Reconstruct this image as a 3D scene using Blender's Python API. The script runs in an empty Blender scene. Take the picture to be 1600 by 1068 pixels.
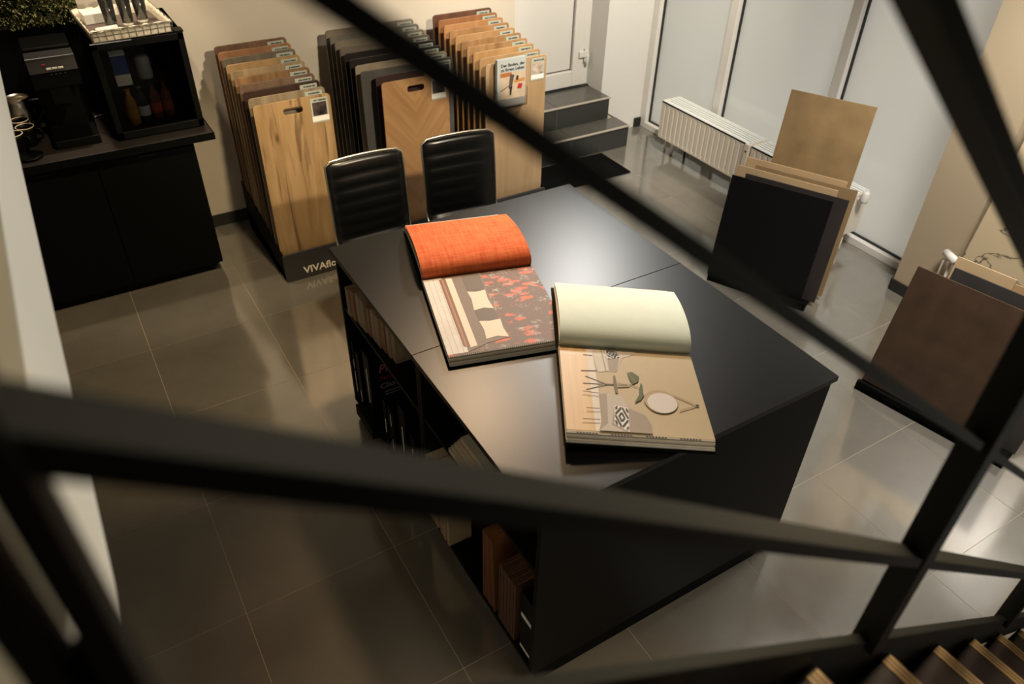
import bpy, bmesh, math, random
from mathutils import Vector, Matrix
random.seed(7)
SC = bpy.context.scene
COL = SC.collection

# ------------------------------------------------------------------ camera, world, light, exposure
cam_d = bpy.data.cameras.new('camera'); cam = bpy.data.objects.new('camera', cam_d); COL.objects.link(cam)
cam.location = (-0.0215, -3.6696, 2.5921); cam.rotation_euler = (0.9013, -0.0200, -0.5402)
cam_d.sensor_width = 36.0; cam_d.lens = 1194.07 * 36.0 / 1600.0; cam_d.clip_start = 0.02
cam_d.dof.use_dof = True; cam_d.dof.focus_distance = 2.95; cam_d.dof.aperture_fstop = 3.4
SC.camera = cam
SC.view_settings.view_transform = 'Standard'; SC.view_settings.look = 'None'
SC.view_settings.exposure = 0.0; SC.view_settings.gamma = 1.0
SC.view_settings.use_curve_mapping = False
SC.cycles.use_denoising = True
SC.cycles.max_bounces = 8; SC.cycles.diffuse_bounces = 4; SC.cycles.glossy_bounces = 4
SC.cycles.transmission_bounces = 6; SC.cycles.sample_clamp_indirect = 4.0

W = bpy.data.worlds.new('overcast'); SC.world = W; W.use_nodes = True
W.node_tree.nodes['Background'].inputs[0].default_value = (0.98, 0.94, 0.85, 1)
W.node_tree.nodes['Background'].inputs[1].default_value = 2.2

def spot(name, loc, aim, power, size=75, blend=0.6, color=(1.0, 0.79, 0.55), radius=0.06):
    l = bpy.data.lights.new(name, 'SPOT'); l.energy = power; l.color = color
    l.spot_size = math.radians(size); l.spot_blend = blend; l.shadow_soft_size = radius
    o = bpy.data.objects.new(name, l); COL.objects.link(o); o.location = loc
    o.rotation_euler = (Vector(aim) - Vector(loc)).to_track_quat('-Z', 'Y').to_euler()
    return o
spot('downlight_table', (1.75, -0.35, 2.88), (1.25, -1.75, 0.9), 230, 50, 0.9, color=(1.0, 0.68, 0.40), radius=0.12)
spot('fill_books', (3.1, 0.35, 2.88), (1.3, -1.75, 0.95), 310, 34, 0.8, color=(1.0, 0.98, 0.93), radius=0.2)  # added fill, no known fixture; brightens the book pages
spot('downlight_racks', (1.7, -2.9, 2.9), (1.55, 1.1, 1.12), 470, 44, 0.8, color=(1.0, 0.83, 0.60), radius=0.06)
spot('downlight_steps', (3.15, -0.9, 2.88), (3.3, 1.1, 0.9), 400, 76, 0.8, color=(1.0, 0.90, 0.75), radius=0.06)
spot('downlight_left', (1.0, -1.2, 2.88), (0.2, 0.25, 0.0), 230, 56, 0.6, color=(1.0, 0.76, 0.45), radius=0.06)
spot('downlight_gallery', (-0.255, -2.5, 2.88), (0.1, -2.2, 0.0), 14, 120, 0.6, radius=0.04)
spot('fill_gallery_edge', (1.9, -2.35, 2.5), (-0.122, -2.15, 2.0), 75, 58, 0.6, color=(1.0, 0.93, 0.80), radius=0.06)  # added spot that brightens the slab edge, not a fitting of the room
spot('fill_rail_bar', (0.85, -3.05, 2.95), (0.15, -3.45, 2.25), 34, 64, 0.7, color=(1.0, 0.86, 0.66), radius=0.15)  # added small fill for the upper end of the low railing bar
spot('downlight_stair', (1.15, -3.12, 2.92), (0.85, -3.62, 1.55), 190, 84, 0.8, radius=0.25)
spot('fill_window_side', (3.1, -2.5, 2.88), (3.5, -2.0, 0.3), 400, 96, 0.8, color=(1.0, 0.94, 0.85), radius=0.3)  # added fill lifting the window-side floor, no such lamp known
spot('downlight_counter', (0.28, 0.78, 2.5), (0.3, 0.95, 1.4), 80, 60, 0.5, radius=0.04)

# ------------------------------------------------------------------ materials
MATS = {}
def nodes_of(name):
    m = bpy.data.materials.new(name); m.use_nodes = True
    nt = m.node_tree; b = nt.nodes['Principled BSDF']
    return m, nt, b
def setb(b, col, rough, metal=0.0, spec=0.5):
    b.inputs['Base Color'].default_value = (*col, 1); b.inputs['Roughness'].default_value = rough
    b.inputs['Metallic'].default_value = metal; b.inputs['Specular IOR Level'].default_value = spec
def mat(name, col, rough=0.5, metal=0.0, spec=0.5, var=0.0, scale=8.0, bump=0.0, bscale=60.0):
    if name in MATS: return MATS[name]
    m, nt, b = nodes_of(name); setb(b, col, rough, metal, spec)
    tc = nt.nodes.new('ShaderNodeTexCoord')
    if var:
        n = nt.nodes.new('ShaderNodeTexNoise'); n.inputs['Scale'].default_value = scale; n.inputs['Detail'].default_value = 6
        nt.links.new(tc.outputs['Object'], n.inputs['Vector'])
        r = nt.nodes.new('ShaderNodeValToRGB'); r.color_ramp.elements[0].position = 0.3; r.color_ramp.elements[1].position = 0.7
        r.color_ramp.elements[0].color = (*[c * (1 - var) for c in col], 1)
        r.color_ramp.elements[1].color = (*[min(1, c * (1 + var)) for c in col], 1)
        nt.links.new(n.outputs['Fac'], r.inputs['Fac']); nt.links.new(r.outputs['Color'], b.inputs['Base Color'])
    if bump:
        n2 = nt.nodes.new('ShaderNodeTexNoise'); n2.inputs['Scale'].default_value = bscale; n2.inputs['Detail'].default_value = 4
        nt.links.new(tc.outputs['Object'], n2.inputs['Vector'])
        bp = nt.nodes.new('ShaderNodeBump'); bp.inputs['Strength'].default_value = bump; bp.inputs['Distance'].default_value = 0.002
        nt.links.new(n2.outputs['Fac'], bp.inputs['Height']); nt.links.new(bp.outputs['Normal'], b.inputs['Normal'])
    MATS[name] = m; return m
def wood(name, light, dark, knots=0.0, rough=0.45, stretch=(9, 9, 0.9), contrast=0.22, seed=0.0, rot=0.0):
    """grain runs along local Z unless rot turns it in the XZ plane"""
    m, nt, b = nodes_of(name); setb(b, light, rough)
    tc = nt.nodes.new('ShaderNodeTexCoord'); mp = nt.nodes.new('ShaderNodeMapping')
    mp.inputs['Scale'].default_value = stretch; mp.inputs['Location'].default_value = (seed, seed * 1.7, seed * 0.6)
    mp.vector_type = 'POINT'
    if rot:
        m0 = nt.nodes.new('ShaderNodeMapping'); m0.inputs['Rotation'].default_value = (0, rot, 0)
        nt.links.new(tc.outputs['Object'], m0.inputs['Vector']); nt.links.new(m0.outputs['Vector'], mp.inputs['Vector'])
    else:
        nt.links.new(tc.outputs['Object'], mp.inputs['Vector'])
    n = nt.nodes.new('ShaderNodeTexNoise'); n.inputs['Scale'].default_value = 2.2; n.inputs['Detail'].default_value = 8; n.inputs['Distortion'].default_value = 0.6
    nt.links.new(mp.outputs['Vector'], n.inputs['Vector'])
    r = nt.nodes.new('ShaderNodeValToRGB'); e = r.color_ramp.elements
    e[0].position = 0.5 - contrast; e[0].color = (*dark, 1); e[1].position = 0.5 + contrast * 0.8; e[1].color = (*light, 1)
    nt.links.new(n.outputs['Fac'], r.inputs['Fac'])
    out = r.outputs['Color']
    if knots:
        mk = nt.nodes.new('ShaderNodeMapping'); mk.inputs['Scale'].default_value = (9, 9, 3.2); mk.inputs['Location'].default_value = (seed + 3.1, 0.4, seed + 1.3)
        nt.links.new(tc.outputs['Object'], mk.inputs['Vector'])
        v = nt.nodes.new('ShaderNodeTexVoronoi'); v.inputs['Scale'].default_value = 0.8
        nt.links.new(mk.outputs['Vector'], v.inputs['Vector'])
        kr = nt.nodes.new('ShaderNodeValToRGB'); kr.color_ramp.elements[0].position = 0.03; kr.color_ramp.elements[1].position = 0.11
        kr.color_ramp.elements[0].color = (1, 1, 1, 1); kr.color_ramp.elements[1].color = (0, 0, 0, 1)
        nt.links.new(v.outputs['Distance'], kr.inputs['Fac'])
        mult = nt.nodes.new('ShaderNodeMath'); mult.operation = 'MULTIPLY'; mult.inputs[1].default_value = knots
        nt.links.new(kr.outputs['Color'], mult.inputs[0])
        mx = nt.nodes.new('ShaderNodeMixRGB'); mx.inputs[2].default_value = (dark[0] * 0.3, dark[1] * 0.27, dark[2] * 0.25, 1)
        nt.links.new(mult.outputs[0], mx.inputs[0]); nt.links.new(out, mx.inputs[1]); out = mx.outputs[0]
    if knots:
        mc = nt.nodes.new('ShaderNodeMapping'); mc.inputs['Scale'].default_value = (20, 20, 1.3); mc.inputs['Location'].default_value = (seed * 0.7, 0, seed)
        nt.links.new(tc.outputs['Object'], mc.inputs['Vector'])
        nc = nt.nodes.new('ShaderNodeTexNoise'); nc.inputs['Scale'].default_value = 1.0; nc.inputs['Detail'].default_value = 5; nc.inputs['Distortion'].default_value = 1.1
        nt.links.new(mc.outputs['Vector'], nc.inputs['Vector'])
        rc = nt.nodes.new('ShaderNodeValToRGB'); rc.color_ramp.elements[0].position = 0.57; rc.color_ramp.elements[1].position = 0.64
        rc.color_ramp.elements[0].color = (0, 0, 0, 1); rc.color_ramp.elements[1].color = (knots * 0.75,) * 3 + (1,)
        nt.links.new(nc.outputs['Fac'], rc.inputs['Fac'])
        mx2 = nt.nodes.new('ShaderNodeMixRGB'); mx2.inputs[2].default_value = (dark[0] * 0.4, dark[1] * 0.36, dark[2] * 0.35, 1)
        nt.links.new(rc.outputs['Color'], mx2.inputs[0]); nt.links.new(out, mx2.inputs[1]); out = mx2.outputs[0]
    nt.links.new(out, b.inputs['Base Color'])
    return m
def tile_mat(name, c, var, rough, scale=2.4):
    m, nt, b = nodes_of(name); setb(b, c, rough)
    tc = nt.nodes.new('ShaderNodeTexCoord'); oi = nt.nodes.new('ShaderNodeObjectInfo')
    add = nt.nodes.new('ShaderNodeVectorMath'); add.operation = 'ADD'
    sc = nt.nodes.new('ShaderNodeVectorMath'); sc.operation = 'SCALE'; sc.inputs['Scale'].default_value = 13.0
    cmb = nt.nodes.new('ShaderNodeCombineXYZ')
    for i in range(3): nt.links.new(oi.outputs['Random'], cmb.inputs[i])
    nt.links.new(cmb.outputs[0], sc.inputs[0]); nt.links.new(tc.outputs['Object'], add.inputs[0]); nt.links.new(sc.outputs[0], add.inputs[1])
    n = nt.nodes.new('ShaderNodeTexNoise'); n.inputs['Scale'].default_value = scale; n.inputs['Detail'].default_value = 9; n.inputs['Roughness'].default_value = 0.62
    nt.links.new(add.outputs[0], n.inputs['Vector'])
    r = nt.nodes.new('ShaderNodeValToRGB'); e = r.color_ramp.elements
    e[0].position = 0.3; e[0].color = (*[x * (1 - var) for x in c], 1); e[1].position = 0.72; e[1].color = (*[x * (1 + var) for x in c], 1)
    nt.links.new(n.outputs['Fac'], r.inputs['Fac']); nt.links.new(r.outputs['Color'], b.inputs['Base Color'])
    rr = nt.nodes.new('ShaderNodeMapRange'); rr.inputs['To Min'].default_value = rough - 0.03; rr.inputs['To Max'].default_value = rough + 0.04
    nt.links.new(n.outputs['Fac'], rr.inputs['Value']); nt.links.new(rr.outputs[0], b.inputs['Roughness'])
    return m

M_TILE = tile_mat('floor_tile', (0.165, 0.152, 0.127), 0.15, 0.11)
M_TILE.node_tree.nodes['Principled BSDF'].inputs['IOR'].default_value = 2.9
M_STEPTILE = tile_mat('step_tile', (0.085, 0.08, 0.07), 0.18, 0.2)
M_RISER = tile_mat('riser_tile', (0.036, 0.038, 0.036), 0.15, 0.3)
M_GROUT = mat('grout', (0.40, 0.34, 0.25), 0.9)
M_GROUT_L = mat('step_trim', (0.42, 0.38, 0.31), 0.45)
M_WALL = mat('wall_paint', (0.60, 0.545, 0.455), 0.85, var=0.03, scale=3, bump=0.15, bscale=90)
M_WALL_W = mat('wall_paint_white', (0.70, 0.69, 0.655), 0.85, bump=0.15, bscale=90)
M_PILLAR = mat('wall_paint_beige', (0.42, 0.335, 0.225), 0.85, bump=0.1)
M_LEDGE = mat('ledge_plaster', (0.84, 0.83, 0.76), 0.8, bump=0.1)
M_LEDGE2 = mat('ledge_plaster_olive', (0.38, 0.36, 0.28), 0.8, bump=0.1)
M_CEIL = mat('ceiling_darkened', (0.10, 0.095, 0.09), 0.9)  # colour darkened so the ceiling reads as unlit in reflections
M_SKIRT = mat('dark_skirting', (0.012, 0.0115, 0.011), 0.5)
M_PVC = mat('white_pvc', (0.70, 0.68, 0.64), 0.35)
M_GASKET = mat('black_gasket', (0.012, 0.014, 0.014), 0.6)
M_RAD = mat('radiator_enamel', (0.66, 0.60, 0.51), 0.35)
M_RADTOP = mat('radiator_grille', (0.70, 0.72, 0.70), 0.35)
M_BLK = mat('black_laminate', (0.0016, 0.0018, 0.0016), 0.5, spec=0.14)
M_BLKM = mat('black_matt', (0.0015, 0.0017, 0.0015), 0.7, spec=0.08)
M_TOP = mat('table_laminate', (0.0055, 0.006, 0.0062), 0.37, spec=0.5)
M_TOP.node_tree.nodes['Principled BSDF'].inputs['IOR'].default_value = 1.42
M_RAIL = mat('black_powder_coat', (0.013, 0.0135, 0.011), 0.6, spec=0.12)
M_LEATHER = mat('black_leather', (0.0045, 0.005, 0.0053), 0.30, spec=0.55, bump=0.08, bscale=300)
M_CHROME = mat('chrome', (0.85, 0.80, 0.70), 0.3, metal=1.0)
M_WORKTOP = mat('brown_worktop', (0.017, 0.0135, 0.012), 0.5, var=0.2, scale=5)
M_PAPER = mat('paper_cream', (0.78, 0.74, 0.64), 0.7)
M_PAPERW = mat('paper_white', (0.80, 0.80, 0.76), 0.6)
M_PAPERG = mat('paper_grey', (0.42, 0.39, 0.32), 0.7)
M_CARDG = mat('card_green_grey', (0.40, 0.44, 0.38), 0.5)
M_INK = mat('dark_ink', (0.03, 0.03, 0.03), 0.6)
M_PHOTO1 = mat('photo_dark_room', (0.05, 0.035, 0.035), 0.4, var=0.8, scale=30)
M_PHOTO2 = mat('photo_pale_room', (0.42, 0.34, 0.28), 0.4, var=0.6, scale=25)
M_WHITE = mat('white_print', (0.82, 0.80, 0.76), 0.5)
M_STEEL = mat('brushed_steel', (0.6, 0.58, 0.54), 0.22, metal=1.0)
M_GREYPRINT = mat('grey_print', (0.22, 0.22, 0.22), 0.5)
M_REDPRINT = mat('red_print', (0.28, 0.03, 0.03), 0.5)

def glass_mat(name, col, rough=0.02):
    m, nt, b = nodes_of(name); setb(b, col, rough)
    b.inputs['Transmission Weight'].default_value = 1.0; b.inputs['IOR'].default_value = 1.45
    return m
M_GLASS = glass_mat('clear_glass', (0.94, 0.97, 0.94), 0.14)
M_ACRYL = glass_mat('clear_acrylic', (0.95, 0.96, 0.95), 0.05)
def tinted(name, col):
    m, nt, b = nodes_of(name)
    nt.nodes.remove(b)
    t = nt.nodes.new('ShaderNodeBsdfTransparent'); t.inputs[0].default_value = (*col, 1)
    g = nt.nodes.new('ShaderNodeBsdfGlossy'); g.inputs['Roughness'].default_value = 0.05
    fr = nt.nodes.new('ShaderNodeFresnel'); fr.inputs[0].default_value = 1.4
    mx = nt.nodes.new('ShaderNodeMixShader'); o = nt.nodes['Material Output']
    nt.links.new(fr.outputs[0], mx.inputs[0]); nt.links.new(t.outputs[0], mx.inputs[1]); nt.links.new(g.outputs[0], mx.inputs[2]); nt.links.new(mx.outputs[0], o.inputs[0])
    return m
M_FRIDGEGLASS = tinted('dark_tinted_glass', (0.55, 0.56, 0.56))
def frosted():
    m, nt, b = nodes_of('frosted_film_glass'); nt.nodes.remove(b)
    tr = nt.nodes.new('ShaderNodeBsdfTranslucent'); tr.inputs[0].default_value = (0.80, 0.80, 0.78, 1)
    df = nt.nodes.new('ShaderNodeBsdfDiffuse'); df.inputs[0].default_value = (0.75, 0.74, 0.70, 1)
    gl = nt.nodes.new('ShaderNodeBsdfGlossy'); gl.inputs['Roughness'].default_value = 0.06
    m1 = nt.nodes.new('ShaderNodeMixShader'); m1.inputs[0].default_value = 0.25
    m2 = nt.nodes.new('ShaderNodeMixShader'); fr = nt.nodes.new('ShaderNodeFresnel'); fr.inputs[0].default_value = 1.5
    nt.links.new(tr.outputs[0], m1.inputs[1]); nt.links.new(df.outputs[0], m1.inputs[2])
    nt.links.new(fr.outputs[0], m2.inputs[0]); nt.links.new(m1.outputs[0], m2.inputs[1]); nt.links.new(gl.outputs[0], m2.inputs[2])
    nt.links.new(m2.outputs[0], nt.nodes['Material Output'].inputs[0])
    return m
M_FROST = frosted()

# ------------------------------------------------------------------ mesh helpers
class MB:
    def __init__(s): s.v = []; s.f = []; s.m = []; s.sm = []
    def add(s, vs, fs, mi=0, smooth=False):
        b = len(s.v); s.v += [tuple(v) for v in vs]
        for f in fs: s.f.append(tuple(b + i for i in f)); s.m.append(mi); s.sm.append(smooth)
        return s
    def box(s, x0, x1, y0, y1, z0, z1, mi=0, M=None):
        vs = [(x0, y0, z0), (x1, y0, z0), (x1, y1, z0), (x0, y1, z0), (x0, y0, z1), (x1, y0, z1), (x1, y1, z1), (x0, y1, z1)]
        if M is not None: vs = [M @ Vector(v) for v in vs]
        return s.add(vs, [(0, 3, 2, 1), (4, 5, 6, 7), (0, 1, 5, 4), (1, 2, 6, 5), (2, 3, 7, 6), (3, 0, 4, 7)], mi)
    def bar(s, p0, p1, w, h, mi=0, up=(0, 0, 1)):
        """box bar from p0 to p1, w across, h along the up side"""
        p0, p1 = Vector(p0), Vector(p1); d = (p1 - p0).normalized(); side = d.cross(Vector(up)).normalized(); u = side.cross(d)
        vs = [p + side * a * w / 2 + u * c * h / 2 for p in (p0, p1) for a, c in ((-1, -1), (1, -1), (1, 1), (-1, 1))]
        return s.add(vs, [(3, 2, 1, 0), (4, 5, 6, 7), (0, 1, 5, 4), (1, 2, 6, 5), (2, 3, 7, 6), (3, 0, 4, 7)], mi)
    def tube(s, pts, r, n=10, mi=0, closed=False):
        pts = [Vector(p) for p in pts]; rings = []; N = len(pts)
        prev = None
        for i, p in enumerate(pts):
            a = pts[(i - 1) % N] if (closed or i > 0) else p; b = pts[(i + 1) % N] if (closed or i < N - 1) else p
            d = (b - a).normalized()
            if prev is None:
                ref = Vector((0, 0, 1)) if abs(d.z) < 0.9 else Vector((1, 0, 0)); x = d.cross(ref).normalized()
            else: x = (prev - d * prev.dot(d)).normalized()
            prev = x; y = d.cross(x)
            rings.append([p + (x * math.cos(t) + y * math.sin(t)) * r for t in (2 * math.pi * k / n for k in range(n))])
        vs = [v for rg in rings for v in rg]; fs = []
        for i in range(N if closed else N - 1):
            j = (i + 1) % N
            for k in range(n): fs.append((i * n + k, i * n + (k + 1) % n, j * n + (k + 1) % n, j * n + k))
        if not closed: fs += [tuple(range(n - 1, -1, -1)), tuple((N - 1) * n + k for k in range(n))]
        return s.add(vs, fs, mi, True)
    def lathe(s, prof, n=24, c=(0, 0, 0), mi=0):
        vs = []; fs = []; L = len(prof)
        for r, z in prof:
            for k in range(n):
                t = 2 * math.pi * k / n; vs.append((c[0] + max(r, 1e-4) * math.cos(t), c[1] + max(r, 1e-4) * math.sin(t), c[2] + z))
        for i in range(L - 1):
            for k in range(n): fs.append((i * n + k, i * n + (k + 1) % n, (i + 1) * n + (k + 1) % n, (i + 1) * n + k))
        return s.add(vs, fs, mi, True)
    def build(s, name, mats, parent=None, bevel=0.0, auto=True):
        me = bpy.data.meshes.new(name); me.from_pydata(s.v, [], s.f)
        for m in (mats if isinstance(mats, (list, tuple)) else [mats]): me.materials.append(m)
        me.polygons.foreach_set('material_index', s.m); me.polygons.foreach_set('use_smooth', s.sm); me.update()
        bm = bmesh.new(); bm.from_mesh(me); bmesh.ops.recalc_face_normals(bm, faces=bm.faces); bm.to_mesh(me); bm.free()
        return link(name, me, parent, bevel)
def link(name, me, parent=None, bevel=0.0):
    o = bpy.data.objects.new(name, me); COL.objects.link(o)
    if parent: o.parent = parent
    if bevel:
        b = o.modifiers.new('bevel', 'BEVEL'); b.width = bevel; b.segments = 2; b.limit_method = 'ANGLE'; b.angle_limit = math.radians(40)
    return o
def box(name, x0, x1, y0, y1, z0, z1, m, parent=None, bevel=0.0): return MB().box(x0, x1, y0, y1, z0, z1).build(name, m, parent, bevel)
def tag(o, label=None, cat=None, group=None, kind=None):
    if label: o['label'] = label
    if cat: o['category'] = cat
    if group: o['group'] = group
    if kind: o['kind'] = kind
    return o
def thing(name, label, cat, loc=(0, 0, 0), rz=0.0, group=None, rx=0.0, ry=0.0):
    o = bpy.data.objects.new(name, None); COL.objects.link(o); o.location = loc; o.rotation_euler = (rx, ry, rz); o.empty_display_size = 0.1
    return tag(o, label, cat, group)
def struct(o): o['kind'] = 'structure'; return o
def rrect(x0, x1, y0, y1, r, n=5):
    pts = []
    for cx, cy, a0 in ((x1 - r, y1 - r, 0), (x0 + r, y1 - r, 90), (x0 + r, y0 + r, 180), (x1 - r, y0 + r, 270)):
        for k in range(n + 1):
            a = math.radians(a0 + 90 * k / n); pts.append((cx + r * math.cos(a), cy + r * math.sin(a)))
    return pts
def plate(loops, thick, bevel=0.0):
    """flat plate in local XZ (front face at y=-thick/2 .. +thick/2) from 2D loops, holes included"""
    cu = bpy.data.curves.new('outline', 'CURVE'); cu.dimensions = '2D'; cu.fill_mode = 'BOTH'; cu.extrude = thick / 2 - bevel; cu.bevel_depth = bevel; cu.bevel_resolution = 1
    for lp in loops:
        sp = cu.splines.new('POLY'); sp.points.add(len(lp) - 1)
        for p, q in zip(sp.points, lp): p.co = (q[0], q[1], 0, 1)
        sp.use_cyclic_u = True
    return curve_mesh(cu, Matrix.Rotation(math.pi / 2, 4, 'X'))
def curve_mesh(cu, M=None):
    o = bpy.data.objects.new('tmp', cu); COL.objects.link(o)
    dg = bpy.context.evaluated_depsgraph_get(); me = bpy.data.meshes.new_from_object(o.evaluated_get(dg))
    bpy.data.objects.remove(o); bpy.data.curves.remove(cu)
    if M is not None: me.transform(M)
    return me
def text(name, body, size, m, parent, loc, rot=(math.pi / 2, 0, 0), bold=0.0, shear=0.0, thick=0.0004):
    cu = bpy.data.curves.new('lettering', 'FONT'); cu.body = body; cu.size = size; cu.extrude = thick; cu.offset = bold; cu.shear = shear
    cu.resolution_u = 3
    me = curve_mesh(cu); me.materials.clear(); me.materials.append(m)
    o = link(name, me, parent); o.location = loc; o.rotation_euler = rot
    return o

# ================================================================== SETTING
YB = 1.15            # back wall
floor = struct(box('floor', -1.2, 4.26, -4.8, 1.2, -0.06, -0.0012, M_GROUT))
tile_me = MB().box(-0.2988, 0.2988, -0.2988, 0.2988, -0.02, 0.0).build('tile', M_TILE); tile_mesh = tile_me.data
bpy.data.objects.remove(tile_me)
for i in range(-2, 7):
    for j in range(-8, 2):
        t = bpy.data.objects.new('tile', tile_mesh); COL.objects.link(t); t.parent = floor
        t.location = (i * 0.6 + 0.3, j * 0.6 + 0.3, random.uniform(-0.0004, 0.0004))
strip = MB().box(4.2015, 4.26, -4.8, 1.2, -0.02, 0.0).build('tile', M_TILE, floor)
struct(box('ceiling', -3.0, 4.6, -6.0, 1.5, 4.4, 4.5, M_CEIL))
wb = MB(); wb.box(-3.0, 2.93, YB, YB + 0.3, 0, 4.4); wb.box(2.93, 3.76, YB, YB + 0.3, 2.45, 4.4)
struct(wb.build('wall_back', M_WALL))
struct(box('wall_back', 3.76, 4.6, YB, YB + 0.3, 0, 4.4, M_WALL_W)); 
struct(MB().box(2.93, 3.76, YB + 0.29, YB + 0.3, 0, 2.45).build('wall_back', M_WALL))
struct(box('baseboard_back', -3.0, 2.9, YB - 0.012, YB, 0.0, 0.08, M_SKIRT))
struct(box('wall_front', -3.0, 4.6, -6.1, -6.0, 0, 4.4, mat('front_wall_darkened', (0.10, 0.085, 0.07), 0.85)))  # unseen wall, its colour darkened to cut bounced light
struct(box('wall_far', -3.1, -3.0, -6.0, 1.45, 0, 4.4, M_WALL))
# gallery floor slab beside the stair: its plaster edge passes in front of the counter
gl = MB(); gl.box(-1.0, -0.122, -5.9, -1.05, 1.9, 2.12, 0)
gal = struct(gl.build('floor_gallery', M_LEDGE, bevel=0.004))
box('floor_finish', -1.0, -0.124, -5.9, -1.052, 2.12, 2.125, M_LEDGE2, gal)
struct(box('wall_left', -1.2, -1.0, -6.0, 1.15, 0, 4.4, M_WALL))
# right side: wall between and beyond the windows
wr = MB(); wr.box(3.99, 4.6, -1.885, -1.57, 0, 4.4); wr.box(3.99, 4.6, -6.0, -2.95, 0, 4.4); wr.box(4.19, 4.6, -2.95, 1.15, 3.78, 4.4)
struct(wr.build('wall_right', M_PILLAR))
struct(box('baseboard_right', 3.975, 3.99, -1.885, -1.57, 0, 0.07, M_SKIRT))
struct(box('baseboard_right', 3.99, 4.2, -1.57, -1.555, 0, 0.07, M_SKIRT))
struct(box('baseboard_corner', 4.135, 4.215, YB - 0.016, YB, 0, 0.075, M_SKIRT))

# windows: frosted film glazing between pvc mullions
def window(name, ys, z0, z1, xg):
    w = bpy.data.objects.new(name, None); COL.objects.link(w); struct(w)
    fr = MB(); fr.box(xg - 0.05, xg + 0.05, ys[-1], ys[0], 0.0, z0); fr.box(xg - 0.05, xg + 0.05, ys[-1], ys[0], z1, z1 + 0.08)
    fr.build('frame', M_PVC, w, 0.004)
    for k, y in enumerate(ys):
        a, b = (y - 0.035, y + 0.035) if 0 < k < len(ys) - 1 else ((y - 0.07, y) if k == 0 else (y, y + 0.05))
        box('mullion', xg - 0.05, xg + 0.05, a, b, z0, z1, M_PVC, w, 0.004)
    for k in range(len(ys) - 1):
        a = ys[k] - (0.07 if k == 0 else 0.035); b = ys[k + 1] + (0.05 if k == len(ys) - 2 else 0.035)
        box('pane', xg + 0.006, xg + 0.012, b, a, z0, z1, M_FROST, w)
        g = MB(); t = 0.009
        g.box(xg - 0.012, xg + 0.006, a - t, a, z0, z1); g.box(xg - 0.012, xg + 0.006, b, b + t, z0, z1); g.box(xg - 0.012, xg + 0.006, b, a, z0, z0 + t); g.box(xg - 0.012, xg + 0.006, b, a, z1 - t, z1)
        g.build('gasket', M_GASKET, w)
    return w
window('window_1', [1.15, 0.315, -0.645, -1.57], 0.05, 3.70, 4.25)
window('window_2', [-1.885, -2.95], 0.05, 3.70, 4.25)

# door in its reveal on top of the two steps
dr = bpy.data.objects.new('door_1', None); COL.objects.link(dr); struct(dr)
YD = 1.36
f = MB(); f.box(3.70, 3.76, YD, YD + 0.07, 0.36, 2.45); f.box(2.93, 2.99, YD, YD + 0.07, 0.36, 2.45); f.box(2.99, 3.70, YD, YD + 0.07, 2.39, 2.45)
f.build('frame', M_PVC, dr, 0.004)
lf = MB(); lf.box(2.995, 3.06, YD - 0.02, YD + 0.05, 0.375, 2.385); lf.box(3.595, 3.695, YD - 0.02, YD + 0.05, 0.375, 2.385); lf.box(3.06, 3.595, YD - 0.02, YD + 0.05, 0.375, 0.50); lf.box(3.06, 3.595, YD - 0.02, YD + 0.05, 2.27, 2.385)
leaf = lf.build('leaf', M_PVC, dr, 0.006)
box('panel', 3.068, 3.587, YD + 0.0, YD + 0.03, 0.508, 2.262, M_PVC, leaf, 0.01)
g = MB(); g.box(3.06, 3.595, YD + 0.012, YD + 0.04, 0.50, 2.27); g.build('panel_groove', M_GASKET, leaf)
hg = MB(); hg.box(3.645, 3.735, YD - 0.04, YD - 0.02, 0.60, 0.645); hg.lathe([(0, 0), (0.013, 0), (0.015, 0.004), (0.015, 0.07), (0.013, 0.075), (0, 0.075)], 14, (3.725, YD - 0.032, 0.545)); hg.box(3.70, 3.712, YD - 0.03, YD - 0.005, 0.56, 0.66)
hg.build('hinge', M_PVC, dr, 0.003)
box('threshold', 2.93, 3.76, YD - 0.03, YD + 0.02, 0.358, 0.37, M_GASKET, dr)

# two tiled steps up to the door
st = tag(bpy.data.objects.new('entrance_steps', None), 'two grey tiled steps with light edge trims below the white door', 'steps'); COL.objects.link(st)
core = MB(); core.box(2.70, 3.83, 0.86, YB - 0.002, 0, 0.170); core.box(2.70, 3.755, 1.045, YB - 0.002, 0.0, 0.350); core.box(2.94, 3.755, YB - 0.002, YD + 0.02, 0.0, 0.350)
core.build('core', M_GROUT, st)
def tiles_x(x0, x1, w, off):
    xs = []; x = x1
    x = x1 - off
    out = [(x, x1)] if off > 0 else []
    while x > x0: out.append((max(x0, x - w), x)); x -= w
    return out
for (xr, yf, yb, z0, z1, off) in ((3.84, 0.85, 1.045, 0, 0.18, 0.55), (3.765, 1.035, YD - 0.02, 0.18, 0.36, 0.50)):
    for a, b in tiles_x(2.94, xr, 0.6, off):
        box('tread_tile', a + 0.002, b - 0.002, yf + 0.012, yb, z1 - 0.01, z1, M_STEPTILE, st)
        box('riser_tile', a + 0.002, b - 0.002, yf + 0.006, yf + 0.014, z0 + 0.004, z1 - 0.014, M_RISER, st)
    box('edge_trim', 2.70, xr + 0.004, yf - 0.004, yf + 0.012, z1 - 0.012, z1 + 0.001, M_GROUT_L, st, 0.003)
    box('side_tile', xr - 0.004, xr + 0.002, yf + 0.012, YB - 0.002, z0 + 0.004, z1 - 0.006, M_RISER, st)

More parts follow.
